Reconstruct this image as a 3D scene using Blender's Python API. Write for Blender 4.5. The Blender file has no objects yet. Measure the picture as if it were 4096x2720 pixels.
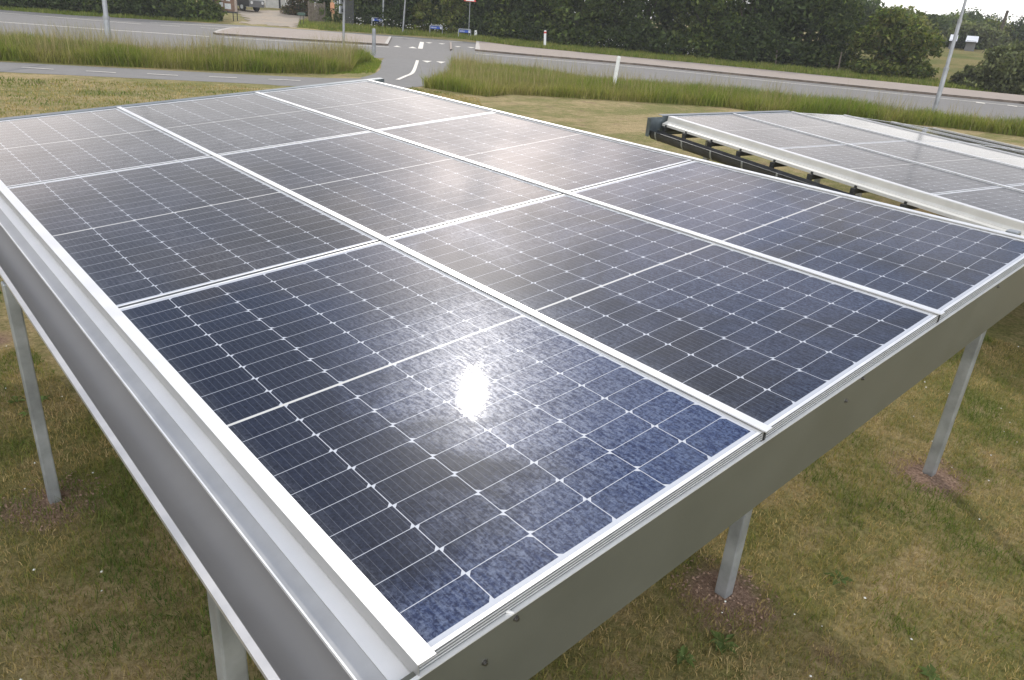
import bpy, math, random
import numpy as np
from mathutils import Matrix, Vector
random.seed(7); RNG = np.random.default_rng(7)
scene = bpy.context.scene
COL = scene.collection

# ------------------------------------------------------------------ camera
CAM = np.array([-0.56170515, -1.6386265, 0.99080666])
RIGHT = np.array([0.75034558, -0.6573011, 0.07026192])
DOWN = np.array([-0.21642207, -0.34469791, -0.91342478])
FWD = np.array([0.62461429, 0.67017801, -0.40089702])
FPX = 2969.676
cd = bpy.data.cameras.new("camera"); cam = bpy.data.objects.new("camera", cd); COL.objects.link(cam)
cd.sensor_width = 36.0; cd.lens = FPX / 4096 * 36.0; cd.clip_start = 0.05; cd.clip_end = 3000
cam.matrix_world = Matrix([[RIGHT[i], -DOWN[i], -FWD[i], CAM[i]] for i in range(3)] + [[0, 0, 0, 1]])
scene.camera = cam

# ------------------------------------------------------------------ node helper
class NT:
    def __init__(s, tree): s.t = tree; s.n = tree.nodes; s.l = tree.links
    def new(s, typ, **kw):
        nd = s.n.new(typ)
        for k, v in kw.items(): setattr(nd, k, v)
        return nd
    def put(s, sock, v):
        if isinstance(v, bpy.types.NodeSocket): s.l.new(v, sock)
        elif isinstance(v, (tuple, list)) and len(v) == 3 and sock.type == 'RGBA': sock.default_value = (*v, 1)
        else: sock.default_value = v
    def m(s, op, a, b=0.0, c=0.0):
        nd = s.new('ShaderNodeMath', operation=op)
        for i, v in enumerate((a, b, c)): s.put(nd.inputs[i], v)
        return nd.outputs[0]
    def vm(s, op, a, b=(0, 0, 0), out=0):
        nd = s.new('ShaderNodeVectorMath', operation=op)
        s.put(nd.inputs[0], a); s.put(nd.inputs[1], b)
        return nd.outputs[out]
    def mix(s, f, a, b, mode='MIX'):
        nd = s.new('ShaderNodeMix', data_type='RGBA', blend_type=mode)
        s.put(nd.inputs[0], f); s.put(nd.inputs[6], a); s.put(nd.inputs[7], b)
        return nd.outputs[2]
    def noise(s, vec, scale, detail=4, rough=.55, dist=0.0, out=0):
        nd = s.new('ShaderNodeTexNoise')
        if vec is not None: s.l.new(vec, nd.inputs['Vector'])
        nd.inputs['Scale'].default_value = scale; nd.inputs['Detail'].default_value = detail
        nd.inputs['Roughness'].default_value = rough; nd.inputs['Distortion'].default_value = dist
        return nd.outputs[out]
    def ramp(s, f, lo, hi, a=0.0, b=1.0):
        nd = s.new('ShaderNodeMapRange', interpolation_type='SMOOTHSTEP')
        s.put(nd.inputs[0], f)
        for i, v in ((1, lo), (2, hi), (3, a), (4, b)): nd.inputs[i].default_value = v
        return nd.outputs[0]
    def mapping(s, vec, sc=(1, 1, 1), rot=(0, 0, 0)):
        nd = s.new('ShaderNodeMapping'); s.l.new(vec, nd.inputs[0])
        nd.inputs['Scale'].default_value = sc; nd.inputs['Rotation'].default_value = rot
        return nd.outputs[0]

# ------------------------------------------------------------------ world and sun
SUN = Vector((0.4712, 0.6609, 0.5842)).normalized()
SUN_EL = math.asin(SUN.z); SUN_AZ = math.atan2(SUN.x, SUN.y)
world = bpy.data.worlds.new("World"); scene.world = world; world.use_nodes = True
w = NT(world.node_tree); w.n.clear()
sky = w.new('ShaderNodeTexSky', sky_type='NISHITA'); sky.sun_disc = False
sky.sun_elevation = SUN_EL; sky.sun_rotation = SUN_AZ; sky.air_density = 1.0; sky.dust_density = 0.6
gen = w.new('ShaderNodeTexCoord').outputs['Generated']
d = w.vm('NORMALIZE', gen)
sep = w.new('ShaderNodeSeparateXYZ'); w.l.new(d, sep.inputs[0]); dz = sep.outputs[2]
def dirv(az, el):
    a, e = math.radians(az), math.radians(el)
    return (math.sin(a) * math.cos(e), math.cos(a) * math.cos(e), math.sin(e))
def lobe(az, el, sharp, amp):
    dt = w.vm('DOT_PRODUCT', d, dirv(az, el), out=1)
    return w.m('MULTIPLY', w.m('EXPONENT', w.m('MULTIPLY', w.m('SUBTRACT', dt, 1.0), sharp)), amp)
skyc = w.new('ShaderNodeVectorMath', operation='SCALE'); w.l.new(sky.outputs[0], skyc.inputs[0]); skyc.inputs['Scale'].default_value = 0.10
cn = w.noise(w.mapping(d, (1.6, 1.6, 4.2)), 1.35, 6, .6, .5)
cn2 = w.noise(w.mapping(d, (2.2, 2.2, 5.0)), 3.1, 5, .6, .3)
cover = w.ramp(cn, .40, .62)
hz = w.ramp(dz, .16, .46, 1.0, 0.0)
cover = w.m('MAXIMUM', w.m('MULTIPLY', cover, .75), hz)
# blue gaps in the cloud
gap = w.m('ADD', lobe(82, 30, 60, .45), w.m('ADD', w.m('MULTIPLY', w.ramp(w.m('ADD', w.vm('DOT_PRODUCT', d, dirv(16, 42), out=1), w.m('MULTIPLY', w.m('SUBTRACT', cn2, .5), .05)), .955, .972), 1.1), lobe(62, 38, 50, .5)))
cover = w.m('MAXIMUM', w.m('SUBTRACT', cover, gap), 0.0)
bright = w.m('MULTIPLY_ADD', cn2, .52, .29)
cloudc = w.mix(cn2, (.94, .90, .89), (1.0, .96, .92))
cl = w.new('ShaderNodeVectorMath', operation='SCALE'); w.l.new(cloudc, cl.inputs[0]); w.l.new(bright, cl.inputs['Scale'])
skycap = w.vm('MINIMUM', skyc.outputs[0], (.24, .33, .54))
base = w.mix(cover, skycap, cl.outputs[0])
warm = w.m('ADD', lobe(38, 17, 120, 1.3), w.m('ADD', lobe(5, 11, 240, .8), w.m('ADD', lobe(35, 23, 220, .85), w.m('ADD', lobe(52, 17, 90, .50), lobe(58, 26, 40, .28)))))
warm = w.m('MULTIPLY', warm, w.ramp(cn2, .36, .58, .40, 1.15))
wc = w.new('ShaderNodeVectorMath', operation='SCALE'); wc.inputs[0].default_value = (1.0, .83, .73); w.l.new(warm, wc.inputs['Scale'])
sg = SUN
def sunlobe(sharp, amp):
    dt = w.vm('DOT_PRODUCT', d, tuple(SUN), out=1)
    return w.m('MULTIPLY', w.m('EXPONENT', w.m('MULTIPLY', w.m('SUBTRACT', dt, 1.0), sharp)), amp)
glow = w.m('ADD', w.m('MULTIPLY', lobe(44, 47, 45, .9), w.ramp(cn2, .38, .6, .3, 1.2)), w.m('ADD', w.m('ADD', lobe(215, 38, 3.6, 1.6), sunlobe(40, .22)), sunlobe(300, 1.5)))  # includes a bright sky patch added behind the camera as fill
gc = w.new('ShaderNodeVectorMath', operation='SCALE'); gc.inputs[0].default_value = (.95, .97, 1.0); w.l.new(glow, gc.inputs['Scale'])
low = w.ramp(dz, -.02, .32, .90, 0.0)
lc = w.new('ShaderNodeVectorMath', operation='SCALE'); lc.inputs[0].default_value = (1.0, .99, .97); w.l.new(low, lc.inputs['Scale'])
tot = w.vm('ADD', w.vm('ADD', base, wc.outputs[0]), w.vm('ADD', gc.outputs[0], lc.outputs[0]))
bg = w.new('ShaderNodeBackground'); w.l.new(tot, bg.inputs[0]); bg.inputs[1].default_value = 1.0
wo = w.new('ShaderNodeOutputWorld'); w.l.new(bg.outputs[0], wo.inputs[0])

sl = bpy.data.lights.new("sun", 'SUN'); sl.energy = 1.5; sl.angle = math.radians(1.0); sl.color = (1.0, .94, .86)
so = bpy.data.objects.new("sun", sl); COL.objects.link(so); so.location = (20, 30, 40)
so.rotation_euler = SUN.to_track_quat('Z', 'Y').to_euler()
scene.view_settings.view_transform = 'Standard'; scene.view_settings.look = 'None'
scene.view_settings.exposure = 0.42; scene.view_settings.gamma = 1.0; scene.view_settings.use_curve_mapping = False
scene.cycles.max_bounces = 6; scene.cycles.transparent_max_bounces = 8

# ------------------------------------------------------------------ materials
def mat(name):
    m = bpy.data.materials.new(name); m.use_nodes = True
    n = NT(m.node_tree); b = m.node_tree.nodes['Principled BSDF']
    return m, n, b
def setp(n, b, **kw):
    names = dict(base='Base Color', rough='Roughness', metal='Metallic', coat='Coat Weight', coatr='Coat Roughness', normal='Normal', spec='Specular IOR Level', trans='Transmission Weight')
    for k, v in kw.items(): n.put(b.inputs[names[k]], v)
def bump(n, h, strength=.3, dist=.01):
    nd = n.new('ShaderNodeBump'); nd.inputs['Strength'].default_value = strength; nd.inputs['Distance'].default_value = dist
    n.l.new(h, nd.inputs['Height']); return nd.outputs[0]
def plain(name, c, rough=.5, metal=0.0, var=.15, scale=6.0, stain=None, bmp=0.0):
    m, n, b = mat(name)
    oc = n.new('ShaderNodeTexCoord').outputs['Object']
    f = n.noise(oc, scale, 5, .6)
    lo = tuple(x * (1 - var) for x in c); hi = tuple(min(1, x * (1 + var)) for x in c)
    col = n.mix(n.ramp(f, .3, .7), lo, hi)
    if stain:
        f2 = n.noise(oc, scale * .35, 6, .7)
        col = n.mix(n.ramp(f2, .52, .72, 0, .6), col, stain)
    setp(n, b, base=col, rough=n.m('MULTIPLY_ADD', f, .25, rough - .12), metal=metal)
    if bmp: setp(n, b, normal=bump(n, f, bmp, .01))
    return m
M = {}
M['alu'] = plain('white_anodised_aluminium', (.80, .795, .78), .36, .35, .05, 9, (.70, .69, .66))
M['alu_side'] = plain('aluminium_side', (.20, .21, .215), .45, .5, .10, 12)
M['flash'] = plain('aluminium_flashing', (.80, .785, .765), .40, .35, .03, 5, (.72, .705, .68))
M['cream'] = plain('shaded_cream_flashing', (.66, .64, .585), .5, .1, .06, 5)  # cream steps below the lip, their shade painted into the colour
M['flash_shade'] = plain('shaded_flashing', (.47, .465, .455), .38, .6, .06, 9)  # darker copy of the flashing: shade of face and channel painted in
M['gutter'] = plain('grey_steel_gutter', (.30, .288, .275), .45, .15, .05, 3, (.27, .258, .245))
M['rim'] = plain('gutter_rim_steel', (.52, .505, .49), .38, .4, .10, 8, (.5, .48, .45))
M['pvc'] = plain('dark_grey_gutter_pipe', (.055, .056, .058), .5, 0, .25, 6)
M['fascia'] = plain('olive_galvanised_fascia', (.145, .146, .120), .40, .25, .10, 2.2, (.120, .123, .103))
M['galv'] = plain('galvanised_steel', (.40, .42, .43), .45, .55, .25, 5, (.26, .28, .28), .1)
M['blue_sheet'] = plain('blue_grey_sheet_metal', (.15, .18, .20), .35, .6, .2, 6)
M['dark'] = plain('dark_steel', (.045, .046, .045), .5, .3, .3, 8)
M['bolt'] = plain('bolt_steel', (.22, .21, .20), .35, .9, .2, 40)
M['lamp'] = plain('lamp_post_steel', (.33, .34, .35), .45, .4, .2, 3, (.22, .23, .24))
M['white'] = plain('white_plastic', (.78, .78, .76), .4, 0, .05, 9, (.55, .54, .5))
M['red'] = plain('red_reflector', (.65, .06, .04), .35)
M['wood'] = plain('weathered_wood', (.16, .13, .10), .8, 0, .35, 9, (.08, .065, .05), .2)
M['palewood'] = plain('yellowish_pine_post', (.36, .27, .13), .75, 0, .2, 6)
M['orange'] = plain('orange_notice', (.62, .30, .16), .6, 0, .15, 9, (.42, .2, .1))
M['wall'] = plain('whitewashed_wall', (.82, .80, .76), .85, 0, .1, 1.3, (.40, .37, .32), .2)
M['plinth'] = plain('stained_plinth', (.48, .44, .37), .9, 0, .35, 1.6, (.14, .13, .09), .2)
M['roof'] = plain('red_roof_tiles', (.30, .11, .07), .8, 0, .3, 7)
M['tin'] = plain('white_tin_roof', (.78, .79, .80), .4, .1, .05, 1)
M['greywall'] = plain('grey_boards', (.17, .17, .17), .8, 0, .2, 1)
M['glass'] = plain('dark_window_glass', (.03, .035, .04), .08)
M['bark'] = plain('bark', (.07, .055, .04), .9, 0, .4, 6, None, .3)
M['blue'] = plain('blue_sign_face', (.03, .09, .42), .4, 0, .08, 9)
M['black'] = plain('black_rubber', (.02, .02, .02), .6)
M['carblue'] = plain('blue_car_paint', (.04, .12, .4), .25)
M['carorange'] = plain('orange_car_paint', (.55, .12, .03), .25)
M['paper'] = plain('faded_paper', (.58, .60, .60), .8, 0, .12, 12)
M['brownboard'] = plain('brown_board', (.20, .12, .08), .75, 0, .25, 6)
M['mark'] = plain('road_paint', (.70, .65, .56), .7, 0, .10, 6, (.45, .42, .36))
M['kerb'] = plain('kerb_concrete', (.46, .42, .37), .8, 0, .15, 3, (.3, .27, .23))
M['kerbface'] = plain('shaded_kerb_face', (.15, .12, .095), .9, 0, .3, 3)  # darker brown copy of the kerb, shade painted onto its upright sides
M['chip'] = plain('red_brown_soil_chips', (.30, .20, .14), .9, 0, .4, 30)
M['flower'] = plain('white_blossom', (.72, .72, .66), .7)

def asphalt(name, a, b_, patch, sc=1.0):
    m, n, b = mat(name)
    oc = n.new('ShaderNodeTexCoord').outputs['Object']
    f = n.noise(oc, 55 * sc, 6, .7); g = n.noise(oc, .35, 5, .65); h = n.noise(oc, 3.2, 4, .6)
    col = n.mix(n.ramp(f, .3, .7), a, b_); col = n.mix(n.ramp(g, .42, .66, 0, .7), col, patch)
    col = n.mix(n.ramp(h, .35, .65, 0, .25), col, tuple(x * .7 for x in patch))
    setp(n, b, base=col, rough=.92, spec=.12, normal=bump(n, f, .35, .006)); return m
M['asphalt'] = asphalt('main_road_asphalt', (.20, .190, .178), (.28, .266, .250), (.25, .236, .218))
M['path'] = asphalt('path_asphalt', (.20, .192, .182), (.275, .264, .250), (.25, .238, .224))
M['island'] = asphalt('pink_gravel_paving', (.33, .27, .225), (.47, .40, .345), (.38, .32, .27), .35)
M['yard'] = asphalt('gravel_yard', (.36, .28, .20), (.50, .42, .33), (.34, .30, .25), .3)

POSTS = [(1.86, -.48), (3.64, -.64), (-.165, 1.78), (-.135, -.31), (-.135, 3.9), (3.1, 3.95)]
def lawn_mat():
    m, n, b = mat('lawn_turf')
    pos = n.new('ShaderNodeNewGeometry').outputs['Position']
    big = n.noise(pos, .55, 5, .62, .4); mid = n.noise(pos, 4.6, 6, .70, .6); fine = n.noise(pos, 38, 6, .75)
    stripe = n.noise(n.mapping(pos, (.10, 1.1, 1), (0, 0, math.radians(24))), 1.2, 5, .65)
    green = n.mix(n.ramp(fine, .3, .7), (.120, .125, .035), (.31, .29, .10))
    straw = n.mix(n.ramp(fine, .3, .7), (.28, .21, .095), (.60, .455, .25))
    k = n.m('ADD', n.m('MULTIPLY', big, .45), n.m('ADD', n.m('MULTIPLY', mid, .42), n.m('MULTIPLY', stripe, .28)))
    col = n.mix(n.ramp(k, .49, .70), green, straw)
    sp = n.noise(pos, 1.7, 4, .7)
    col = n.mix(n.ramp(sp, .57, .70, 0, .75), col, n.mix(n.ramp(fine, .3, .7), (.15, .095, .055), (.36, .25, .15)))
    # bare soil round the posts
    soil = n.mix(n.ramp(n.noise(pos, 60, 5, .7), .3, .7), (.20, .125, .085), (.44, .30, .215))
    wob = n.m('MULTIPLY', n.m('SUBTRACT', n.noise(pos, 7, 4, .6), .5), .28)
    msk = 0.0
    for (x, y) in POSTS:
        dd = n.m('ADD', n.vm('DISTANCE', pos, (x - .03, y - .03, G), out=1), wob)
        msk = n.m('MAXIMUM', msk, n.ramp(dd, .10, .25, 1, 0))
    col = n.mix(msk, col, soil)
    h = n.m('ADD', fine, n.m('MULTIPLY', n.noise(pos, 140, 3, .7), .6))
    setp(n, b, base=col, rough=.95, spec=.15, normal=bump(n, h, .9, .03)); return m
def field_mat():
    m, n, b = mat('meadow')
    pos = n.new('ShaderNodeNewGeometry').outputs['Position']
    f = n.noise(n.mapping(pos, (1, 1, 1)), .16, 6, .65, .5); g = n.noise(pos, 2.2, 6, .75)
    col = n.mix(n.ramp(f, .35, .65), (.15, .165, .045), (.30, .235, .10))
    col = n.mix(n.ramp(g, .45, .7, 0, .6), col, (.12, .15, .04))
    setp(n, b, base=col, rough=1, spec=.1, normal=bump(n, g, 1, .3)); return m

def vcol_mat(name, rough=.8, trans=.35, spec=.2, tint=(1.0, 1.05, .6)):
    m, n, b = mat(name)
    at = n.new('ShaderNodeAttribute', attribute_name='Col')
    setp(n, b, base=at.outputs['Color'], rough=rough, spec=spec)
    tr = n.new('ShaderNodeBsdfTranslucent'); n.put(tr.inputs[0], n.mix(1.0, at.outputs['Color'], tint, 'MULTIPLY'))
    ms = n.new('ShaderNodeMixShader'); ms.inputs[0].default_value = trans
    n.l.new(b.outputs[0], ms.inputs[1]); n.l.new(tr.outputs[0], ms.inputs[2])
    n.l.new(ms.outputs[0], n.n['Material Output'].inputs[0]); return m
M['leaf'] = vcol_mat('leaves', .7, .38, .2)
M['blade'] = vcol_mat('grass_blades', .8, .35, .15)

# photovoltaic laminate: cells, gaps, busbars and dust, in metres of the panel's own space
CA, CB, MG = .168, .0858, .004
def pv_mat(name, cr, near=False, blu=.10, dcol=(.105, .10, .105), dmix=.40):
    m, n, b = mat(name)
    tc = n.new('ShaderNodeTexCoord'); oc = tc.outputs['Object']
    rnd = n.new('ShaderNodeObjectInfo').outputs['Random']
    s = n.new('ShaderNodeSeparateXYZ'); n.l.new(oc, s.inputs[0]); x, y = s.outputs[0], s.outputs[1]
    u = n.m('DIVIDE', x, CA); fu = n.m('MULTIPLY', n.m('FRACT', u), CA); col_i = n.m('FLOOR', u)
    du = n.m('MINIMUM', fu, n.m('SUBTRACT', CA, fu))
    ya = n.m('SUBTRACT', n.m('ABSOLUTE', y), MG)
    sg_ = n.m('SIGN', y); yy = n.m('MULTIPLY', sg_, ya)
    fv = n.m('MULTIPLY', n.m('FRACT', n.m('DIVIDE', yy, CB)), CB); fr = n.m('SUBTRACT', CB, fv)
    dv = n.m('MINIMUM', fv, fr)
    odd = n.m('FLOORED_MODULO', col_i, 2.0)
    dch = n.m('ADD', du, n.m('ADD', n.m('MULTIPLY', fv, n.m('SUBTRACT', 1.0, odd)), n.m('MULTIPLY', fr, odd)))
    cell = n.m('MULTIPLY', n.m('GREATER_THAN', du, .0010), n.m('GREATER_THAN', dv, .00085))
    cell = n.m('MULTIPLY', cell, n.m('GREATER_THAN', dch, .0125))
    cell = n.m('MULTIPLY', cell, n.m('MULTIPLY', n.m('GREATER_THAN', x, .0), n.m('LESS_THAN', x, CA * 6)))
    cell = n.m('MULTIPLY', cell, n.m('MULTIPLY', n.m('GREATER_THAN', ya, .0), n.m('LESS_THAN', ya, CB * 10)))
    fb = n.m('FRACT', n.m('MULTIPLY', fu, 9 / CA)); bus = n.m('LESS_THAN', n.m('ABSOLUTE', n.m('SUBTRACT', fb, .5)), .022)
    mid = n.m('LESS_THAN', ya, .0)
    cmb = n.new('ShaderNodeCombineXYZ'); off = n.vm('ADD', oc, cmb.outputs[0])
    n.l.new(n.m('MULTIPLY', rnd, 57.0), cmb.inputs[0]); n.l.new(n.m('MULTIPLY', rnd, 31.0), cmb.inputs[2])
    d1 = n.noise(off, 105, 7, .76, .6); d2 = n.noise(off, 1.7, 5, .62, 1.2); d3 = n.noise(n.mapping(off, (150, 28, 60)), 1.0, 4, .7)
    big = n.ramp(d2, .34, .66, .08, 1.0)
    if near:   # sky reflection painted into the dust: blue right and near, dark by the gutter
        big = n.m('MULTIPLY', n.ramp(n.m('ADD', x, n.m('MULTIPLY', n.m('SUBTRACT', d2, .5), 1.1)), .22, .62, .10, 1.0), n.m('MULTIPLY_ADD', d2, .8, .6))
        big = n.m('MULTIPLY', big, n.ramp(n.m('ADD', y, n.m('MULTIPLY', n.m('SUBTRACT', d2, .5), 1.2)), -.25, .45, 1.0, .22))
        big = n.m('MAXIMUM', big, n.ramp(n.m('ADD', y, n.m('MULTIPLY', n.m('SUBTRACT', d2, .5), .5)), -.80, -.58, .9, .0))
    fine = n.m('ADD', n.m('MULTIPLY', d1, .58), n.m('MULTIPLY', d3, .42))
    dust = n.m('MULTIPLY', n.ramp(fine, .42, .64), big)
    cc = n.mix(n.ramp(d1, .35, .65), *(((.003, .0035, .007), (.007, .0085, .018)) if near else ((.007, .0068, .0075), (.017, .0165, .018))))
    cc = n.mix(n.m('MULTIPLY', bus, .30), cc, (.34, .35, .38))
    cc = n.mix(n.m('MULTIPLY', big, blu), cc, n.mix(n.ramp(d1, .38, .62), (.005, .012, .052), (.016, .038, .125)))
    cc = n.mix(n.m('MULTIPLY', dust, dmix), cc, dcol)
    edge = n.m('MULTIPLY', n.ramp(x, .0, .06, .22, 0.0), n.ramp(d1, .4, .6, .3, 1.0))
    cc = n.mix(edge, cc, (.22, .22, .22))
    sheet = n.mix(mid, (.52, .535, .57), (.62, .60, .55))
    base = n.mix(cell, sheet, cc)
    metal = 0.0
    hgt = n.m('ADD', n.noise(off, 300, 3, .7), n.m('MULTIPLY', d3, 1.2))
    setp(n, b, base=base, rough=n.m('MULTIPLY_ADD', d1, .2, .26), metal=metal, spec=n.m('MULTIPLY_ADD', dust, .24 if near else .07, .03), coat=1.0,
         coatr=n.m('MULTIPLY_ADD', dust, .026, cr))
    b.inputs['Coat IOR'].default_value = 1.33
    n.l.new(bump(n, hgt, .016, .002), b.inputs['Coat Normal'])
    return m
M['pv'] = pv_mat('photovoltaic_laminate', .025, True, .85, (.125, .185, .30), .40)
M['pv_blue'] = pv_mat('bluish_photovoltaic_laminate', .045, False, .32, (.11, .14, .20), .42)
M['pv_dull'] = pv_mat('dusty_photovoltaic_laminate', .045)
M['pv_sheen'] = pv_mat('dusty_sheen_photovoltaic_laminate', .12, False, .05, (.24, .235, .23), .50)  # pale sky sheen painted in as a lighter, heavier dust colour

# ------------------------------------------------------------------ mesh helpers
def mesh_obj(name, v, f, m, parent=None, cols=None, smooth=False, mw=None):
    me = bpy.data.meshes.new(name)
    v = np.asarray(v, dtype=np.float32).reshape(-1, 3)
    if isinstance(f, np.ndarray):
        k = f.shape[1]; nf = len(f)
        me.vertices.add(len(v)); me.vertices.foreach_set('co', v.ravel())
        me.loops.add(nf * k); me.loops.foreach_set('vertex_index', f.astype(np.int32).ravel())
        me.polygons.add(nf); me.polygons.foreach_set('loop_start', np.arange(0, nf * k, k, dtype=np.int32))
        me.polygons.foreach_set('loop_total', np.full(nf, k, dtype=np.int32)); me.update(calc_edges=True)
    else:
        me.from_pydata([tuple(map(float, p)) for p in v], [], f); me.update()
    if cols is not None:
        at = me.color_attributes.new('Col', 'FLOAT_COLOR', 'POINT')
        c4 = np.ones((len(v), 4), dtype=np.float32); c4[:, :3] = cols; at.data.foreach_set('color', c4.ravel())
    if smooth: me.polygons.foreach_set('use_smooth', np.ones(len(me.polygons), dtype=bool))
    me.materials.append(m)
    o = bpy.data.objects.new(name, me); COL.objects.link(o)
    if parent is not None: o.parent = parent
    if mw is not None: o.matrix_world = mw
    return o
class MB:
    def __init__(s): s.v = []; s.f = []
    def add(s, v, f):
        o = len(s.v); s.v += [tuple(map(float, p)) for p in v]; s.f += [tuple(i + o for i in q) for q in f]; return s
    def box(s, a, b):
        (x0, y0, z0), (x1, y1, z1) = a, b
        return s.add([(x0, y0, z0), (x1, y0, z0), (x1, y1, z0), (x0, y1, z0), (x0, y0, z1), (x1, y0, z1), (x1, y1, z1), (x0, y1, z1)],
                     [(3, 2, 1, 0), (4, 5, 6, 7), (0, 1, 5, 4), (1, 2, 6, 5), (2, 3, 7, 6), (3, 0, 4, 7)])
    def prism(s, prof, y0, y1):   # closed x,z outline swept along y
        k = len(prof)
        v = [(x, y0, z) for x, z in prof] + [(x, y1, z) for x, z in prof]
        f = [(i, (i + 1) % k, (i + 1) % k + k, i + k) for i in range(k)]
        return s.add(v, f + [tuple(range(k - 1, -1, -1)), tuple(range(k, 2 * k))])
    def sheet(s, prof, y0, y1, t=.0022):   # open x,z line swept along y with thickness
        p = np.array(prof, float); tg = np.gradient(p, axis=0); nr = np.c_[tg[:, 1], -tg[:, 0]]; nr /= np.linalg.norm(nr, axis=1)[:, None]
        return s.prism([tuple(q) for q in p] + [tuple(q) for q in (p - nr * t)[::-1]], y0, y1)
    def tube(s, pts, rad, n=12, cap=True):
        pts = [Vector(p) for p in pts]; rads = rad if isinstance(rad, (list, tuple)) else [rad] * len(pts); rings = []
        for i, p in enumerate(pts):
            t = (pts[min(i + 1, len(pts) - 1)] - pts[max(i - 1, 0)]).normalized()
            a = t.orthogonal().normalized() if i == 0 else (pa - t * pa.dot(t)).normalized()
            pa = a; b = t.cross(a)
            rings.append([p + (a * math.cos(2 * math.pi * k / n) + b * math.sin(2 * math.pi * k / n)) * rads[i] for k in range(n)])
        v = [q for r in rings for q in r]; f = []
        for i in range(len(rings) - 1):
            for k in range(n): f.append((i * n + k, i * n + (k + 1) % n, (i + 1) * n + (k + 1) % n, (i + 1) * n + k))
        if cap: f += [tuple(range(n - 1, -1, -1)), tuple(range((len(rings) - 1) * n, len(rings) * n))]
        return s.add(v, f)
    def build(s, name, m, parent=None, smooth=False, mw=None):
        o = mesh_obj(name, s.v, s.f, m, parent, None, False, mw)
        if smooth:
            o.data.polygons.foreach_set('use_smooth', np.ones(len(o.data.polygons), dtype=bool))
            o.data.set_sharp_from_angle(angle=math.radians(35))
        return o
def tag(o, label=None, cat=None, group=None, kind=None):
    if label: o['label'] = label
    if cat: o['category'] = cat
    if group: o['group'] = group
    if kind: o['kind'] = kind
    return o
def empty(name, label, cat, group=None, mw=None, loc=None, rz=0):
    o = bpy.data.objects.new(name, None); COL.objects.link(o); o.empty_display_size = .1
    if mw is not None: o.matrix_world = mw
    if loc is not None: o.location = loc; o.rotation_euler = (0, 0, rz)
    return tag(o, label, cat, group)

# ------------------------------------------------------------------ terrain
G = -1.2
M['lawn'] = lawn_mat(); M['field'] = field_mat()
def ray(px, py):
    dv = RIGHT * (px - 2048) / FPX + DOWN * (py - 1360) / FPX + FWD
    return dv / np.linalg.norm(dv)
def at_z(px, py, z=G):
    dv = ray(px, py); return CAM + dv * (z - CAM[2]) / dv[2]
FAR = np.array([(-60, 82), (9.6, 63.0), (13.4, 60.6), (16.7, 59.4), (21.7, 57.9), (25.3, 56.6), (29.1, 54.3), (35.4, 50.4), (38.9, 42.9), (42.0, 33.3), (45.2, 25.4), (47.8, 18.3), (50.3, 12.2), (56, -4), (80, -60)], float)
def beyond(x, y):
    x = np.asarray(x, float); y = np.asarray(y, float); best = np.full(x.shape, 1e9); sgn = np.zeros(x.shape)
    for a, b in zip(FAR[:-1], FAR[1:]):
        e = b - a; t = np.clip(((x - a[0]) * e[0] + (y - a[1]) * e[1]) / (e @ e), 0, 1)
        dx = x - a[0] - t * e[0]; dy = y - a[1] - t * e[1]; dd = np.hypot(dx, dy)
        cr = e[0] * dy - e[1] * dx; k = dd < best
        best = np.where(k, dd, best); sgn = np.where(k, np.sign(cr), sgn)
    return best * sgn
def terr(x, y):
    s = beyond(x, y); return G + 4.0 * (1 - np.exp(-.065 * np.maximum(s - 1.5, 0) / 4.0))
def at_t(px, py, far=260):
    dv = ray(px, py); ts = np.linspace(15, far, 2500); P = CAM[None] + dv[None] * ts[:, None]
    below = P[:, 2] < terr(P[:, 0], P[:, 1]); i = int(np.argmax(below)) if below.any() else len(ts) - 1
    q = P[i].copy(); q[2] = float(terr(q[0], q[1])); return q
def at_d(px, dist):   # a spot on the terrain that far off, below this column of the picture
    dv = ray(px, 100); h = dv[:2] / np.linalg.norm(dv[:2]); x, y = CAM[:2] + h * dist
    return np.array([x, y, float(terr(x, y))])

def axis(lo, hi, dlo, dhi, step):
    return np.unique(np.r_[np.linspace(lo, dlo, 14), np.arange(dlo, dhi, step), np.linspace(dhi, hi, 18)])
gx, gy = axis(-700, 1100, -10, 150, 2.5), axis(-500, 1100, -20, 140, 2.5)
X, Y = np.meshgrid(gx, gy, indexing='ij'); Z = terr(X, Y)
nx, ny = X.shape; idx = np.arange(nx * ny).reshape(nx, ny)
q = np.stack([idx[:-1, :-1], idx[1:, :-1], idx[1:, 1:], idx[:-1, 1:]], -1).reshape(-1, 4)
tag(mesh_obj('lawn', np.stack([X, Y, Z], -1).reshape(-1, 3), q, M['lawn'], smooth=True), kind='structure')

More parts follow.
